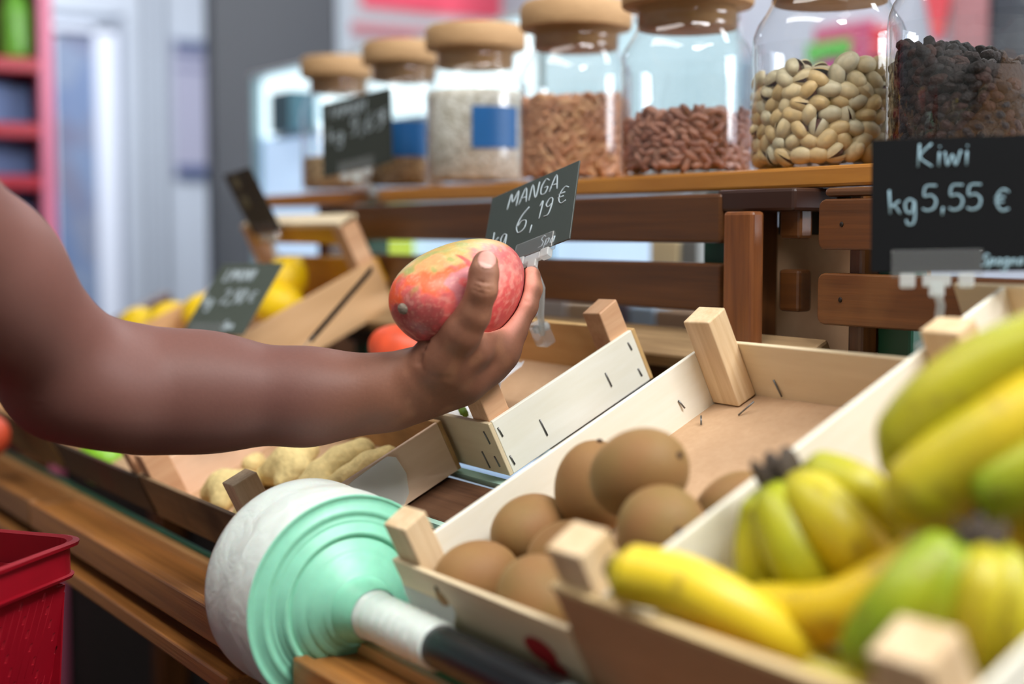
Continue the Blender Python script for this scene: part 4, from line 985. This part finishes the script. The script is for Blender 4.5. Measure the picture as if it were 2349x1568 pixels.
def grains(key, h, c1, c2, label, tilt=0):
    x0, R = JX[key]; R = R * .955
    m, nt, b = newmat('grain'); tc = nt.nodes.new('ShaderNodeTexCoord'); mp = nt.nodes.new('ShaderNodeMapping'); mp.inputs['Scale'].default_value = (1, 1, 1.6)
    vo = nt.nodes.new('ShaderNodeTexVoronoi'); vo.inputs['Scale'].default_value = 210; nt.links.new(tc.outputs['Object'], mp.inputs['Vector']); nt.links.new(mp.outputs['Vector'], vo.inputs['Vector'])
    r_ = nt.nodes.new('ShaderNodeValToRGB'); r_.color_ramp.elements[0].color = lin(c1); r_.color_ramp.elements[1].color = lin(c2); r_.color_ramp.elements[0].position = .35; r_.color_ramp.elements[1].position = .68; nt.links.new(vo.outputs['Color'], r_.inputs['Fac'])
    nt.links.new(r_.outputs['Color'], b.inputs['Base Color']); b.inputs['Roughness'].default_value = .6
    bp = nt.nodes.new('ShaderNodeBump'); bp.invert = True; bp.inputs['Strength'].default_value = .8; bp.inputs['Distance'].default_value = .002; nt.links.new(vo.outputs['Distance'], bp.inputs['Height']); nt.links.new(bp.outputs['Normal'], b.inputs['Normal'])
    o = MB().lathe([(.001, .008), (R * .9, .0085), (R, .013), (R, h * .5), (R, h - .004), (R * .97, h), (R * .5, h + .003), (.001, h + .004)], 64).build('grain', m)
    o.location = (x0, .957, SH); tag(o, label, 'grain', None, 'stuff')
grains('rice', .120, (242, 240, 230), (192, 186, 168), 'white rice filling the jar with blue label')
grains('grain', .088, (200, 168, 124), (124, 94, 56), 'brown grains in the jar beside the left price card')
grains('grain2', .055, (200, 168, 124), (124, 94, 56), 'brown grains in the last jar on the left')

# ------------------------------------------------------------------ chalkboard price cards
G = {  # strokes in a box one unit high
 'K': (.62, [[(0, 0), (.02, 1)], [(.5, 1), (.06, .45), (.56, 0)]]), 'i': (.22, [[(.1, 0), (.1, .62)], [(.1, .82), (.11, .88)]]),
 'w': (.66, [[(0, .62), (.12, .02), (.3, .5), (.44, .02), (.62, .66)]]), 'k': (.48, [[(.04, 0), (0, 1)], [(.4, .55), (.06, .28), (.2, .36), (.44, 0)]]),
 'g': (.5, [[(.4, .5), (.2, .6), (.04, .4), (.1, .08), (.3, .06), (.4, .5), (.42, -.1), (.34, -.42), (.14, -.44), (.08, -.26)]]),
 '5': (.56, [[(.5, 1), (.1, .98), (.06, .58), (.3, .62), (.5, .42), (.44, .1), (.2, 0), (.02, .08)]]), ',': (.22, [[(.12, .12), (.1, -.2)]]),
 '€': (.6, [[(.56, .84), (.34, .96), (.12, .74), (.1, .3), (.3, .04), (.56, .12)], [(.0, .62), (.4, .64)], [(0, .42), (.36, .43)]]),
 'M': (.72, [[(0, 0), (.06, 1), (.3, .35), (.56, 1), (.64, 0)]]), 'A': (.6, [[(0, 0), (.26, 1), (.52, 0)], [(.1, .36), (.42, .36)]]), 'N': (.6, [[(0, 0), (.04, 1), (.46, 0), (.5, 1)]]),
 'G': (.6, [[(.5, .84), (.26, 1), (.04, .6), (.12, .1), (.4, .04), (.5, .42), (.28, .42)]]), 'O': (.6, [[(.26, 1), (.02, .55), (.2, 0), (.46, .3), (.42, .85), (.26, 1)]]),
 '6': (.54, [[(.42, 1), (.14, .7), (.02, .3), (.18, 0), (.42, .12), (.42, .42), (.2, .48), (.05, .3)]]), '1': (.26, [[(.0, .75), (.14, 1), (.13, 0)]]),
 '9': (.52, [[(.4, .62), (.2, .5), (.04, .72), (.2, .98), (.4, .88), (.4, .4), (.3, .04), (.06, .02)]]), 'T': (.56, [[(0, .96), (.5, 1)], [(.24, .98), (.24, 0)]]),
 'R': (.56, [[(.04, 0), (.04, 1), (.36, .92), (.36, .6), (.06, .5), (.46, 0)]]), 'I': (.2, [[(.08, 0), (.08, 1)]]), 'L': (.5, [[(.02, 1), (.04, 0), (.42, .03)]]),
 '2': (.5, [[(.04, .8), (.2, 1), (.42, .8), (.3, .45), (.02, .02), (.46, .04)]]), '0': (.5, [[(.22, 1), (.03, .55), (.18, 0), (.4, .3), (.38, .82), (.22, 1)]]),
 'S': (.5, [[(.42, .88), (.2, 1), (.06, .74), (.36, .42), (.34, .08), (.04, .04)]]), 'p': (.44, [[(.04, .6), (.04, -.36)], [(.04, .5), (.26, .6), (.34, .3), (.18, .04), (.05, .14)]]),
 'a': (.44, [[(.32, .5), (.14, .58), (.03, .3), (.12, .04), (.3, .2), (.34, .56), (.38, .04)]]), 'n': (.44, [[(.03, 0), (.04, .58), (.1, .4), (.26, .56), (.34, .0)]]), ' ': (.36, [])}
def card(label, TL, TR, BL, board, chalk, lines, rad=.0009, clipx=.45, stem=None, clipw=.55, name='price_card'):
    tl, tr, bl = at(*TL), at(*TR), at(*BL); u = tr - tl; v_ = bl - tl; w, h = np.linalg.norm(u), np.linalg.norm(v_)
    uu = u / w; n = np.cross(v_, u); n /= np.linalg.norm(n)
    if n @ (CAMP - tl) < 0: n = -n
    cen = tl + u * clipx + v_
    t = thing(name, label, 'price card', tuple(cen)); inv = Matrix.Translation(-Vector(cen))
    c_ = tl + u / 2 + v_ / 2
    o = MB().obox(c_, u / 2, v_ / 2, n * .0007).build('board', board, t, bevel=.0004); o.data.transform(inv)
    for (txt, x, y, ht, slant) in lines:
        cx = x; mb = MB()
        for ch in txt:
            wd, st = G[ch]
            for s_ in st:
                P = [(cx + (px_ + slant * py_) * ht * h / w, y - py_ * ht) for px_, py_ in s_]
                Q_ = catmull([(a, b_, 0) for a, b_ in P], 4) if len(P) > 2 else [(a, b_, 0) for a, b_ in P]
                mb.tube([Vector(tl + u * a[0] + v_ * a[1] + n * .0009) for a in Q_], rad, 5)
            cx += (wd + .10) * ht * h / w
        o = mb.build('lettering', chalk, t); o.data.transform(inv)
    # clear clip: jaw, two lugs, neck
    vd = v_ / h
    o = MB().obox(cen - vd * .006, uu * w * clipw / 2, vd * .009, n * .0024).build('clip', CLIP, t, bevel=.001); o.data.transform(inv)
    mb = MB()
    for sx in (-.32, .32): mb.obox(cen + uu * w * clipw * sx + vd * .006, uu * .005, vd * .0045, n * .003)
    mb.obox(cen + vd * .006, uu * .009, vd * .004, n * .002); mb.obox(cen + vd * .012, uu * .005, vd * .005, n * .002)
    o = mb.build('clip_lug', LUG, t, bevel=.0012); o.data.transform(inv)
    if stem is not None:
        P = [cen + vd * .012] + [at(*q) for q in stem]
        o = MB().tube([Vector(p) for p in P], [.0028] + [.0030] * (len(P) - 1), 10).build('stem', LUG, t); o.data.transform(inv)
        e = Vector(P[-1]); o = MB().obox(e, Vector((.009, 0, 0)), PD * .006, PN * .011).build('clamp', CLIP, t, bevel=.002); o.data.transform(inv)
        o = MB().tube([e + Vector((.002, -.008, .004)), e + Vector((-.004, .008, .006))], .0038, 10).build('clamp_knob', LUG, t); o.data.transform(inv)
    return t
LUG = thin_glass('milky_plastic', (.9, .94, .93), 1.2, haze=.5)
card('black chalkboard price card reading Kiwi, kg 5,55 €, clipped to the kiwi crate', (2000, 322, .975), (2378, 308, .945), (1997, 625, .955), BLACKB, CHALK,
     [('Kiwi', .285, .22, .175, .05), ('kg', .11, .57, .18, .0), ('5,55', .31, .55, .185, .05), ('€', .745, .57, .17, .02), ('Spagna', .66, .965, .085, .3)], .00075, clipx=.40, stem=[(2158, 700, .955), (2150, 760, .955), (2140, 815, .955)])
card('chalkboard price card greyed by reflected light, reading MANGA 6,19 €, tilted behind the mango', (1130, 455, 1.285), (1331, 368, 1.215), (1100, 628, 1.235), GREYB, CHALKW,
     [('MANGA', .22, .27, .20, .1), ('kg', .10, .72, .20, .05), ('6,', .36, .66, .30, .1), ('19', .60, .58, .22, .1), ('€', .80, .50, .22, .1), ('Spa', .66, .97, .13, .3)], .00062, clipx=.62, stem=[(1243, 660, 1.235), (1240, 720, 1.25), (1243, 765, 1.27)], clipw=.42)
card('dark chalkboard price card reading TAMARI kg 9,69 € on the jar shelf edge', (738, 240, 1.885), (897, 200, 1.845), (741, 408, 1.865), plain('chalkboard_green_black', (36, 40, 35), .6, spec=.25), CHALKW,
     [('TAMARI', .10, .24, .15, .1), ('kg', .10, .56, .20, .1), ('9,69', .40, .52, .24, .1), ('€', .84, .44, .18, .1)], .00075, clipx=.48, stem=[(845, 420, 1.86), (862, 452, 1.865)], clipw=.5)
card('grey chalkboard price card reading LIMONI in the lemon crate', (512, 606, 1.70), (652, 603, 1.625), (418, 764, 1.655), plain('chalkboard_grey_green', (70, 78, 70), .5), CHALKW,
     [('LIMONI', .18, .26, .16, .0), ('kg', .06, .62, .17, .0), ('2,90', .34, .58, .20, .0), ('€', .78, .56, .16, 0), ('Spa', .60, .94, .12, .2)], .0012, clipx=.35, stem=[(480, 800, 1.66), (490, 830, 1.68)], clipw=.5)
card('small brown black price card standing askew at the left end of the rack', (513, 402, 1.95), (574, 383, 1.86), (583, 540, 1.95), plain('chalkboard_brown_black', (52, 48, 42), .6), plain('faded_writing', (128, 118, 92), .9),
     [('SO', .25, .25, .16, .0), ('2,0', .2, .55, .16, 0)], .0012, clipx=.5, stem=[(640, 610, 1.9), (672, 640, 1.9)], clipw=.7)
# the card seen edge on, clipped to the peach crate side
P1, P2 = at(853, 612, 1.56), at(708, 780, 1.50); dv = ray(780, 690); dv = dv / np.linalg.norm(dv)
ed = thing('price_card', 'price card seen edge on as a dark line in front of the lemon crate', 'price card', tuple(P2))
dvv = dv + np.array([.030, .0, -.045])
o = MB().obox((P1 + P2) / 2 + dvv * .045, (P1 - P2) / 2, dvv * .045, np.cross(P1 - P2, dvv) / np.linalg.norm(np.cross(P1 - P2, dvv)) * .0011).build('board', BLACKB, ed); o.data.transform(Matrix.Translation(-Vector(P2)))
o = MB().obox(at(705, 786, 1.50), (P1 - P2) * .11, dv * .025, np.array([.004, 0, .003])).build('clip', LUG, ed, bevel=.001); o.data.transform(Matrix.Translation(-Vector(P2)))

# ------------------------------------------------------------------ red basket
bk_z = .9535; c0 = np.array([-1.140, .334]); ua = np.array([-.80, -.60]); ub = np.array([.66, -.75])
ua /= np.linalg.norm(ua); ub = ub / np.linalg.norm(ub); ub = ub - ua * (ub @ ua) * .0
RED = plain('basket_red', (146, 4, 26), .55, spec=.3, var=.06, bscale=30)
bt = thing('shopping_basket', 'red plastic shopping basket with slotted sides at the lower left', 'basket', (c0[0], c0[1], bk_z - .22))
binv = Matrix.Translation(-Vector((c0[0], c0[1], bk_z - .22)))
def ringpts(ins, z, LA=.30, LB=.42, rad=.022, n=6):
    P = []; rad = max(rad - ins * .4, .006)
    for ca, cb, s_ in ((ins, ins, 0), (LA - ins, ins, 1), (LA - ins, LB - ins, 2), (ins, LB - ins, 3)):
        ka = 1 if ca < LA / 2 else -1; kb = 1 if cb < LB / 2 else -1
        for k in range(n + 1):
            t = k / n * math.pi / 2
            if s_ == 0: a, b_ = ca + rad - rad * math.sin(t + 0), cb + rad - rad * math.cos(t)
            if s_ == 0: a, b_ = ca + rad - rad * math.cos(t), cb + rad - rad * math.sin(t)
            if s_ == 1: a, b_ = ca - rad + rad * math.sin(t), cb + rad - rad * math.cos(t)
            if s_ == 2: a, b_ = ca - rad + rad * math.cos(t), cb - rad + rad * math.sin(t)
            if s_ == 3: a, b_ = ca + rad - rad * math.sin(t), cb - rad + rad * math.cos(t)
            q = c0 + ua * a + ub * b_; P.append((q[0], q[1], z))
    return P
def loft(rings, name, mat, th):
    mb = MB(); n = len(rings[0]); V = [p for r_ in rings for p in r_]
    mb.add(V, [(i * n + k, i * n + (k + 1) % n, (i + 1) * n + (k + 1) % n, (i + 1) * n + k) for i in range(len(rings) - 1) for k in range(n)], 0, False)
    o = mb.build(name, mat, bt); o.data.transform(binv); s_ = o.modifiers.new('t', 'SOLIDIFY'); s_.thickness = th; s_.offset = 0; return o
loft([ringpts(-.004, bk_z - .001), ringpts(0, bk_z), ringpts(.003, bk_z - .001), ringpts(.003, bk_z - .026), ringpts(.000, bk_z - .0275)], 'rim', RED, .003)
# side walls as slotted panels: built as slanting bars between an upper and a lower belt
loft([ringpts(.010, bk_z - .024), ringpts(.0115, bk_z - .036)], 'upper_belt', RED, .002)
loft([ringpts(.030, bk_z - .19), ringpts(.034, bk_z - .215)], 'lower_belt', RED, .002)
mb = MB(); q = ringpts(.034, bk_z - .215); mb.add(q, [tuple(range(len(q)))]); o = mb.build('base', RED, bt); o.data.transform(binv)
wall = MB(); ribs = MB()
def wp(side, s_, z):                       # point on a basket side, s along it, z down from the rim
    ins = .0115 + (z - .036) / .154 * .0185
    if side == 0: q = c0 + ua * ins + ub * s_          # near long side
    elif side == 1: q = c0 + ub * ins + ua * s_
    elif side == 2: q = c0 + ua * (.30 - ins) + ub * s_
    else: q = c0 + ub * (.42 - ins) + ua * s_
    return (q[0], q[1], bk_z - z)
for side, Ls in ((0, .42), (1, .30), (2, .42), (3, .30)):
    ncol = int(Ls / .0034); zs = [.036 + .0062 * j for j in range(26)]
    for j in range(25):
        for i in range(ncol):
            if i % 3 == 0 and (j + 2 * (i // 3)) % 6 == 0 and 4 < i < ncol - 14: continue
            P = []
            for ii, z in ((i, zs[j]), (i + 1, zs[j]), (i + 1, zs[j + 1]), (i, zs[j + 1])):
                P.append(wp(side, min(max(Ls * ii / ncol + .36 * (z - .10), .012), Ls - .012), z))
            wall.add(P, [(0, 1, 2, 3)])
    for i in range(2, ncol - 2, 3):
        for z0, z1 in ((.040, .100), (.106, .168)):
            s0, s1 = Ls * (i + .5) / ncol + .36 * (z0 - .10), Ls * (i + .5) / ncol + .36 * (z1 - .10)
            if s0 < .02 or s1 > Ls - .02: continue
            ribs.tube([wp(side, s0, z0), wp(side, s1, z1)], .0011, 5)
o = ribs.build('rib', RED, bt); o.data.transform(binv); o['kind'] = 'stuff'
o = wall.build('slotted_wall', RED, bt); o.data.transform(binv); s_ = o.modifiers.new('t', 'SOLIDIFY'); s_.thickness = .0018; s_.offset = 0

# ------------------------------------------------------------------ shop behind
REDS = plain('red_lacquer', (176, 20, 44), .35); PINKE = plain('pink_lit_edge', (222, 120, 150), .4); DKR = plain('dark_red_inside', (84, 8, 22), .6)  # the pink puts light on the red post edge into its colour
ux = -3.24; yr = float(on_x(124, 200, ux)[1]); yp = float(on_x(92, 200, ux)[1])
un = thing('shelf_unit', 'red shelf unit at the left edge with a front post tinted as lit', 'shelf unit', (ux, yr - .3, 0))
ui = Matrix.Translation((-ux, -(yr - .3), 0))
def up(nm, a, b_, m):
    o = MB().box(a, b_).build(nm, m, un, bevel=.002); o.data.transform(ui); return o
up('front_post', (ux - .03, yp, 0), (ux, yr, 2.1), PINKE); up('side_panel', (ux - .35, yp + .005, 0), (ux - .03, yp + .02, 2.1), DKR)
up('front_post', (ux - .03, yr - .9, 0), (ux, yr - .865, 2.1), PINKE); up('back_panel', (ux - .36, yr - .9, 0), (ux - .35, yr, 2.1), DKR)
for py, hh in ((148, .03), (298, .03), (418, .03), (560, .03)):
    z = float(on_x(60, py, ux)[2]); up('shelf_board', (ux - .35, yr - .87, z - hh / 2), (ux - .001, yp, z + hh / 2), REDS)
BLUEB = plain('blue_infill', (96, 122, 176), .5)  # added blue blocks in place of the see-through shelf openings
for k, (py, pt, x0_, x1_) in enumerate(((284, 192, 0, 72), (404, 322, 0, 78), (520, 440, 0, 84))):
    a, b_ = on_x(-60, py, ux - .10), on_x(x1_, pt, ux - .10)
    z0_ = float(on_x(60, (298, 418, 560)[k], ux)[2]) + .0155
    o = MB().box((ux - .28, a[1], z0_), (ux - .10, b_[1], max(b_[2], z0_ + .05))).build('infill', BLUEB, bevel=.004); tag(o, ('blue package on the second board of the red shelf unit', 'blue package on the third board of the red shelf unit', 'blue package on the lowest seen board of the red shelf unit')[k], 'infill')
z0_ = float(on_x(60, 148, ux)[2]) + .0155; a = on_x(30, 100, ux - .1)
gb = MB().lathe([(.001, 0), (.034, .002), (.036, .02), (.036, .10), (.030, .125), (.018, .15), (.016, .18), (.001, .181)], 20).build('bottle', attrm := plain('green_bottle', (110, 176, 60), .3, var=.25, bscale=20)); gb.location = (ux - .07, a[1], z0_)
tag(gb, 'green bottle on the top board of the red shelf unit', 'bottle')
# door with patterned glass
wx = -6.195
def wb(nm, px0, py0, px1, py1, dx, mat, kind='structure', parent=None):
    a, b_ = on_x(px0, py0, wx), on_x(px1, py1, wx); a[1], b_[1] = on_x(px0, 300, wx)[1], on_x(px1, 300, wx)[1]
    o = MB().box((wx, min(a[1], b_[1]), max(min(a[2], b_[2]), 0.0)), (wx + dx, max(a[1], b_[1]), min(max(a[2], b_[2]), 2.79))).build(nm, mat, parent)
    if kind: o['kind'] = kind
    return o
DW = plain('door_frame_white', (238, 242, 252), .5)
dr = wb('door_1', 215, 62, 262, 2500, .05, DW); wb('top_rail', 60, 50, 262, 78, .05, DW, None, dr)
wb('frame_left', 30, 78, 118, 2500, .05, DW, None, dr)
m, nt, b = newmat('patterned_glass'); tc = nt.nodes.new('ShaderNodeTexCoord'); vo = nt.nodes.new('ShaderNodeTexVoronoi'); vo.inputs['Scale'].default_value = 6; nt.links.new(tc.outputs['Object'], vo.inputs['Vector'])
r_ = nt.nodes.new('ShaderNodeValToRGB'); e = r_.color_ramp.elements; e[0].color = lin((44, 84, 150)); e[1].color = lin((160, 166, 174)); e[1].position = .6; x = e.new(.8); x.color = lin((124, 110, 124)); nt.links.new(vo.outputs['Color'], r_.inputs['Fac'])
n = nt.nodes.new('ShaderNodeTexNoise'); n.inputs['Scale'].default_value = 6; nt.links.new(tc.outputs['Object'], n.inputs['Vector'])
mx = nt.nodes.new('ShaderNodeMix'); mx.data_type = 'RGBA'; nt.links.new(n.outputs['Fac'], mx.inputs[0]); nt.links.new(r_.outputs['Color'], mx.inputs[6]); mx.inputs[7].default_value = lin((112, 134, 168)); nt.links.new(mx.outputs[2], b.inputs['Base Color']); b.inputs['Roughness'].default_value = .4
wb('glass_pane', 118, 78, 215, 2500, .02, m, None, dr)
wb('trim_1', 262, 30, 285, 2500, .02, plain('grey_trim', (176, 182, 194), .7)); wb('trim_2', 60, 22, 285, 48, .02, plain('grey_trim', (128, 136, 150), .7))
for i, pxx in enumerate((330, 372)): wb('trim_%d' % (3 + i), pxx, -700, pxx + 9, 2500, .012, plain('panel_joint', (128, 134, 142), .8))
po = wb('wall_poster', 398, 92, 474, 408, .02, plain('poster_white', (176, 174, 192), .5), None); tag(po, 'narrow pale poster with dark blue ends on the far left wall', 'poster')
for y0_, y1_, c_ in ((92, 130, (90, 98, 130)), (380, 408, (70, 86, 128)), (150, 164, (120, 120, 150))): wb('printed_band', 400, y0_, 472, y1_, .022, plain('poster_band', c_, .5), None, po)
# grey cabinet
cx = -3.62; a, b_ = on_x(492, 300, cx), on_x(782, 300, cx)
cb = MB().box((cx - .06, a[1], 0), (cx, b_[1], 2.35)).build('grey_cabinet', plain('grey_steel', (66, 69, 76), .5)); tag(cb, 'tall dull grey cabinet standing behind the left end of the stall', 'cabinet')
MB().box((cx, b_[1] - .012, 0), (cx + .006, b_[1] + .03, 2.35)).build('edge_strip', plain('cabinet_edge', (176, 186, 196), .4), cb)
# lit glass counter along the aisle behind the stall
GLOW = plain('lit_white', (226, 248, 255), .5, emit=1.5); GLOWB = plain('lit_blue_white', (184, 212, 242), .5, emit=.9)
def ctr(name, label, x0, x1, y, z0, z1, gl, cat='cooler'):
    t = thing(name, label, cat, (x0, y, 0)); iv = Matrix.Translation((-x0, -y, 0))
    def pp(nm, a, b_, m_):
        o = MB().box(a, b_).build(nm, m_, t, bevel=.004); o.data.transform(iv); return o
    pp('body', (x0, y, 0), (x1, y + .55, z0), plain('cooler_body', (196, 202, 208), .5))
    pp('lit_back', (x0 + .02, y + .12, z0), (x1 - .02, y + .14, z1 - .13), GLOWB); pp('lamp_band', (x0 + .02, y + .12, z1 - .13), (x1 - .02, y + .14, z1 - .004), gl)
    pp('end_frame', (x0, y + .10, z0), (x0 + .02, y + .5, z1), plain('cooler_frame', (150, 176, 184), .4)); pp('end_frame', (x1 - .02, y + .10, z0), (x1, y + .5, z1), plain('cooler_frame', (150, 176, 184), .4))
    pp('canopy', (x0, y + .1, z1), (x1, y + .5, z1 + .008), plain('cooler_canopy', (210, 216, 220), .5))
    return t, iv
t, iv = ctr('cooler_counter', 'brightly lit white cooler counter behind the left half of the stall', -2.93, -1.80, 1.14, .80, 1.535, GLOW)
def cpart(nm, a, b_, m_):
    o = MB().box(a, b_).build(nm, m_, t, bevel=.003); o.data.transform(iv); return o
cpart('lit_panel', (-1.80, 1.26, .95), (-1.50, 1.28, 1.235), GLOWB)
cpart('shelf_rail', (-2.80, 1.24, 1.395), (-1.82, 1.258, 1.405), plain('rail_grey', (150, 170, 180), .4))
def good(label, px0, py0, px1, py1, y, c, name='carton', dy=.06, z0=None, emit=0):
    a, b_ = on_y(px0, py0, y), on_y(px1, py1, y)
    lo = min(a[2], b_[2]) if z0 is None else z0
    o = MB().box((min(a[0], b_[0]), y, lo), (max(a[0], b_[0]), y + dy, max(a[2], b_[2]))).build(name, plain(name, c, .5, emit=emit), bevel=.003); return tag(o, label, name)
good('yellow green carton seen through the slat gap left of the mango', 848, 548, 884, 600, 1.20, (206, 220, 70), z0=.80)
good('dark teal bottle in the lit cooler above the left end of the shelf', 618, 215, 664, 300, 1.19, (70, 112, 128), 'bottle')
good('peach carton low behind the slats right of the mango', 1300, 690, 1392, 760, 1.17, (226, 196, 160), z0=.95)
good('grey violet carton low behind the slats between the peach and the blue ones', 1396, 690, 1440, 760, 1.17, (120, 112, 128), z0=.95)
good('pale blue carton low behind the slats next to the crate post', 1442, 700, 1500, 770, 1.17, (180, 206, 232), z0=.95)
good('brownish carton low behind the slats beside the green upright', 1502, 708, 1618, 780, 1.17, (188, 158, 132), z0=.95)
good('white carton low behind the slats directly right of the hand', 1225, 680, 1298, 760, 1.17, (226, 218, 216), z0=.95)
good('cream carton in the upper slat gap', 1490, 548, 1556, 610, 1.20, (226, 210, 170), z0=.95)
good('grey carton in the upper slat gap beside the green upright', 1560, 548, 1600, 610, 1.20, (120, 124, 124), z0=.95)
o = MB().box((-1.48, 1.16, .93), (-.3, 1.4, .95)).build('counter_top', plain('aisle_counter', (140, 130, 122), .5)); tag(o, 'grey counter top behind the slatted rack carrying cartons', 'counter')
MB().box((-1.5, 1.2, 0), (-.3, 1.38, .93)).build('counter_body', plain('aisle_body', (90, 84, 80), .6), o)
# pale partition with posters behind the jars
PY = 2.35
def poster(name, label, cat, px0, py0, px1, py1, c, y=PY - .012, dy=.01, emit=0, rough=.6):
    a, b_ = on_y(px0, py0, y), on_y(px1, py1, y)
    o = MB().box((min(a[0], b_[0]), y, max(min(a[2], b_[2]), .02)), (max(a[0], b_[0]), y + dy, max(a[2], b_[2]))).build(name, plain(name + '_paint', c, rough, emit=emit)); return tag(o, label, cat)
a, b_ = on_y(1150, 0, PY), on_y(2440, 0, PY)
o = MB().box((a[0], PY, 0), (b_[0], PY + .05, 2.6)).build('partition_panel', plain('partition_white', (206, 208, 218), .6)); tag(o, 'pale grey partition panel filling the background behind the jars', 'partition')
a, b_ = on_x(786, 0, -4.0), on_x(1300, 0, -4.0)
o = MB().box((-4.05, a[1], 0), (-4.0, b_[1], 2.7)).build('end_panel', plain('end_white', (226, 230, 236), .6)); tag(o, 'white end panel behind the left jars carrying the pink banner', 'panel')
a, b_ = on_x(830, -260, -3.99), on_x(1262, 56, -3.99)
o = MB().box((-3.995, a[1], b_[2]), (-3.985, b_[1], a[2])).build('banner', plain('banner_pink', (255, 96, 122), .6, emit=.25)); tag(o, 'salmon pink banner along the top behind the left jars', 'banner')  # faint glow put into the pink to brighten the banner
a, b_ = on_x(790, 74, -3.99), on_x(1262, 92, -3.99)
o = MB().box((-3.995, a[1], b_[2]), (-3.985, b_[1], a[2])).build('strip', plain('strip_pink', (236, 150, 160), .6)); tag(o, 'thin pink strip under the white band behind the left jars', 'strip')
poster('poster', 'small red poster seen through the middle jar', 'poster', 1598, 26, 1672, 112, (244, 76, 92))
poster('poster', 'cream poster left of the small red one', 'poster', 1500, 22, 1590, 70, (226, 206, 170))
poster('poster', 'wide pale pink poster strip seen through the bean jars', 'poster', 1236, 96, 1590, 130, (236, 150, 164))
poster('wall_shelf', 'blue grey wall shelf seen low through the reddish bean jar', 'shelf', 1500, 166, 1720, 236, (150, 176, 196), dy=.008)
pp_ = poster('poster', 'big rose pink poster behind the pistachio jar', 'poster', 1868, 66, 1998, 200, (206, 92, 128))
for nm, q, c_ in (('green_strip', (1850, 102, 1948, 132), (110, 200, 90)), ('magenta_block', (1880, 134, 1952, 176), (222, 70, 160))):
    a, b_ = on_y(q[0], q[1], PY - .016), on_y(q[2], q[3], PY - .016); MB().box((a[0], PY - .016, b_[2]), (b_[0], PY - .012, a[2])).build(nm, plain(nm, c_, .6), pp_)
poster('poster', 'bright red poster at the right edge of the rose pink one', 'poster', 2000, 66, 2044, 130, (238, 60, 66))
a = on_y(2110, -60, PY - .02); b_ = on_y(2186, -60, PY - .02); c1 = on_y(2158, 92, PY - .02); c2 = on_y(2140, 92, PY - .02)
mb = MB().add([a, b_, c1, c2] + [q + np.array([0, .006, 0]) for q in (a, b_, c1, c2)], [(0, 3, 2, 1), (4, 5, 6, 7), (0, 1, 5, 4), (1, 2, 6, 5), (2, 3, 7, 6), (3, 0, 4, 7)])
o = mb.build('pennant', plain('pennant_red', (236, 84, 92), .6)); tag(o, 'red pennant hanging behind the raisin jar', 'pennant')
poster('poster', 'dusky pink poster right of the red pennant', 'poster', 2188, -200, 2274, 120, (190, 130, 132))
poster('poster', 'dark slate panel at the right edge behind the raisin jar', 'poster', 2276, -300, 2440, 420, (60, 62, 70))
poster('poster', 'dark blue panel low between the two right jars', 'poster', 1996, 132, 2050, 330, (34, 56, 84))
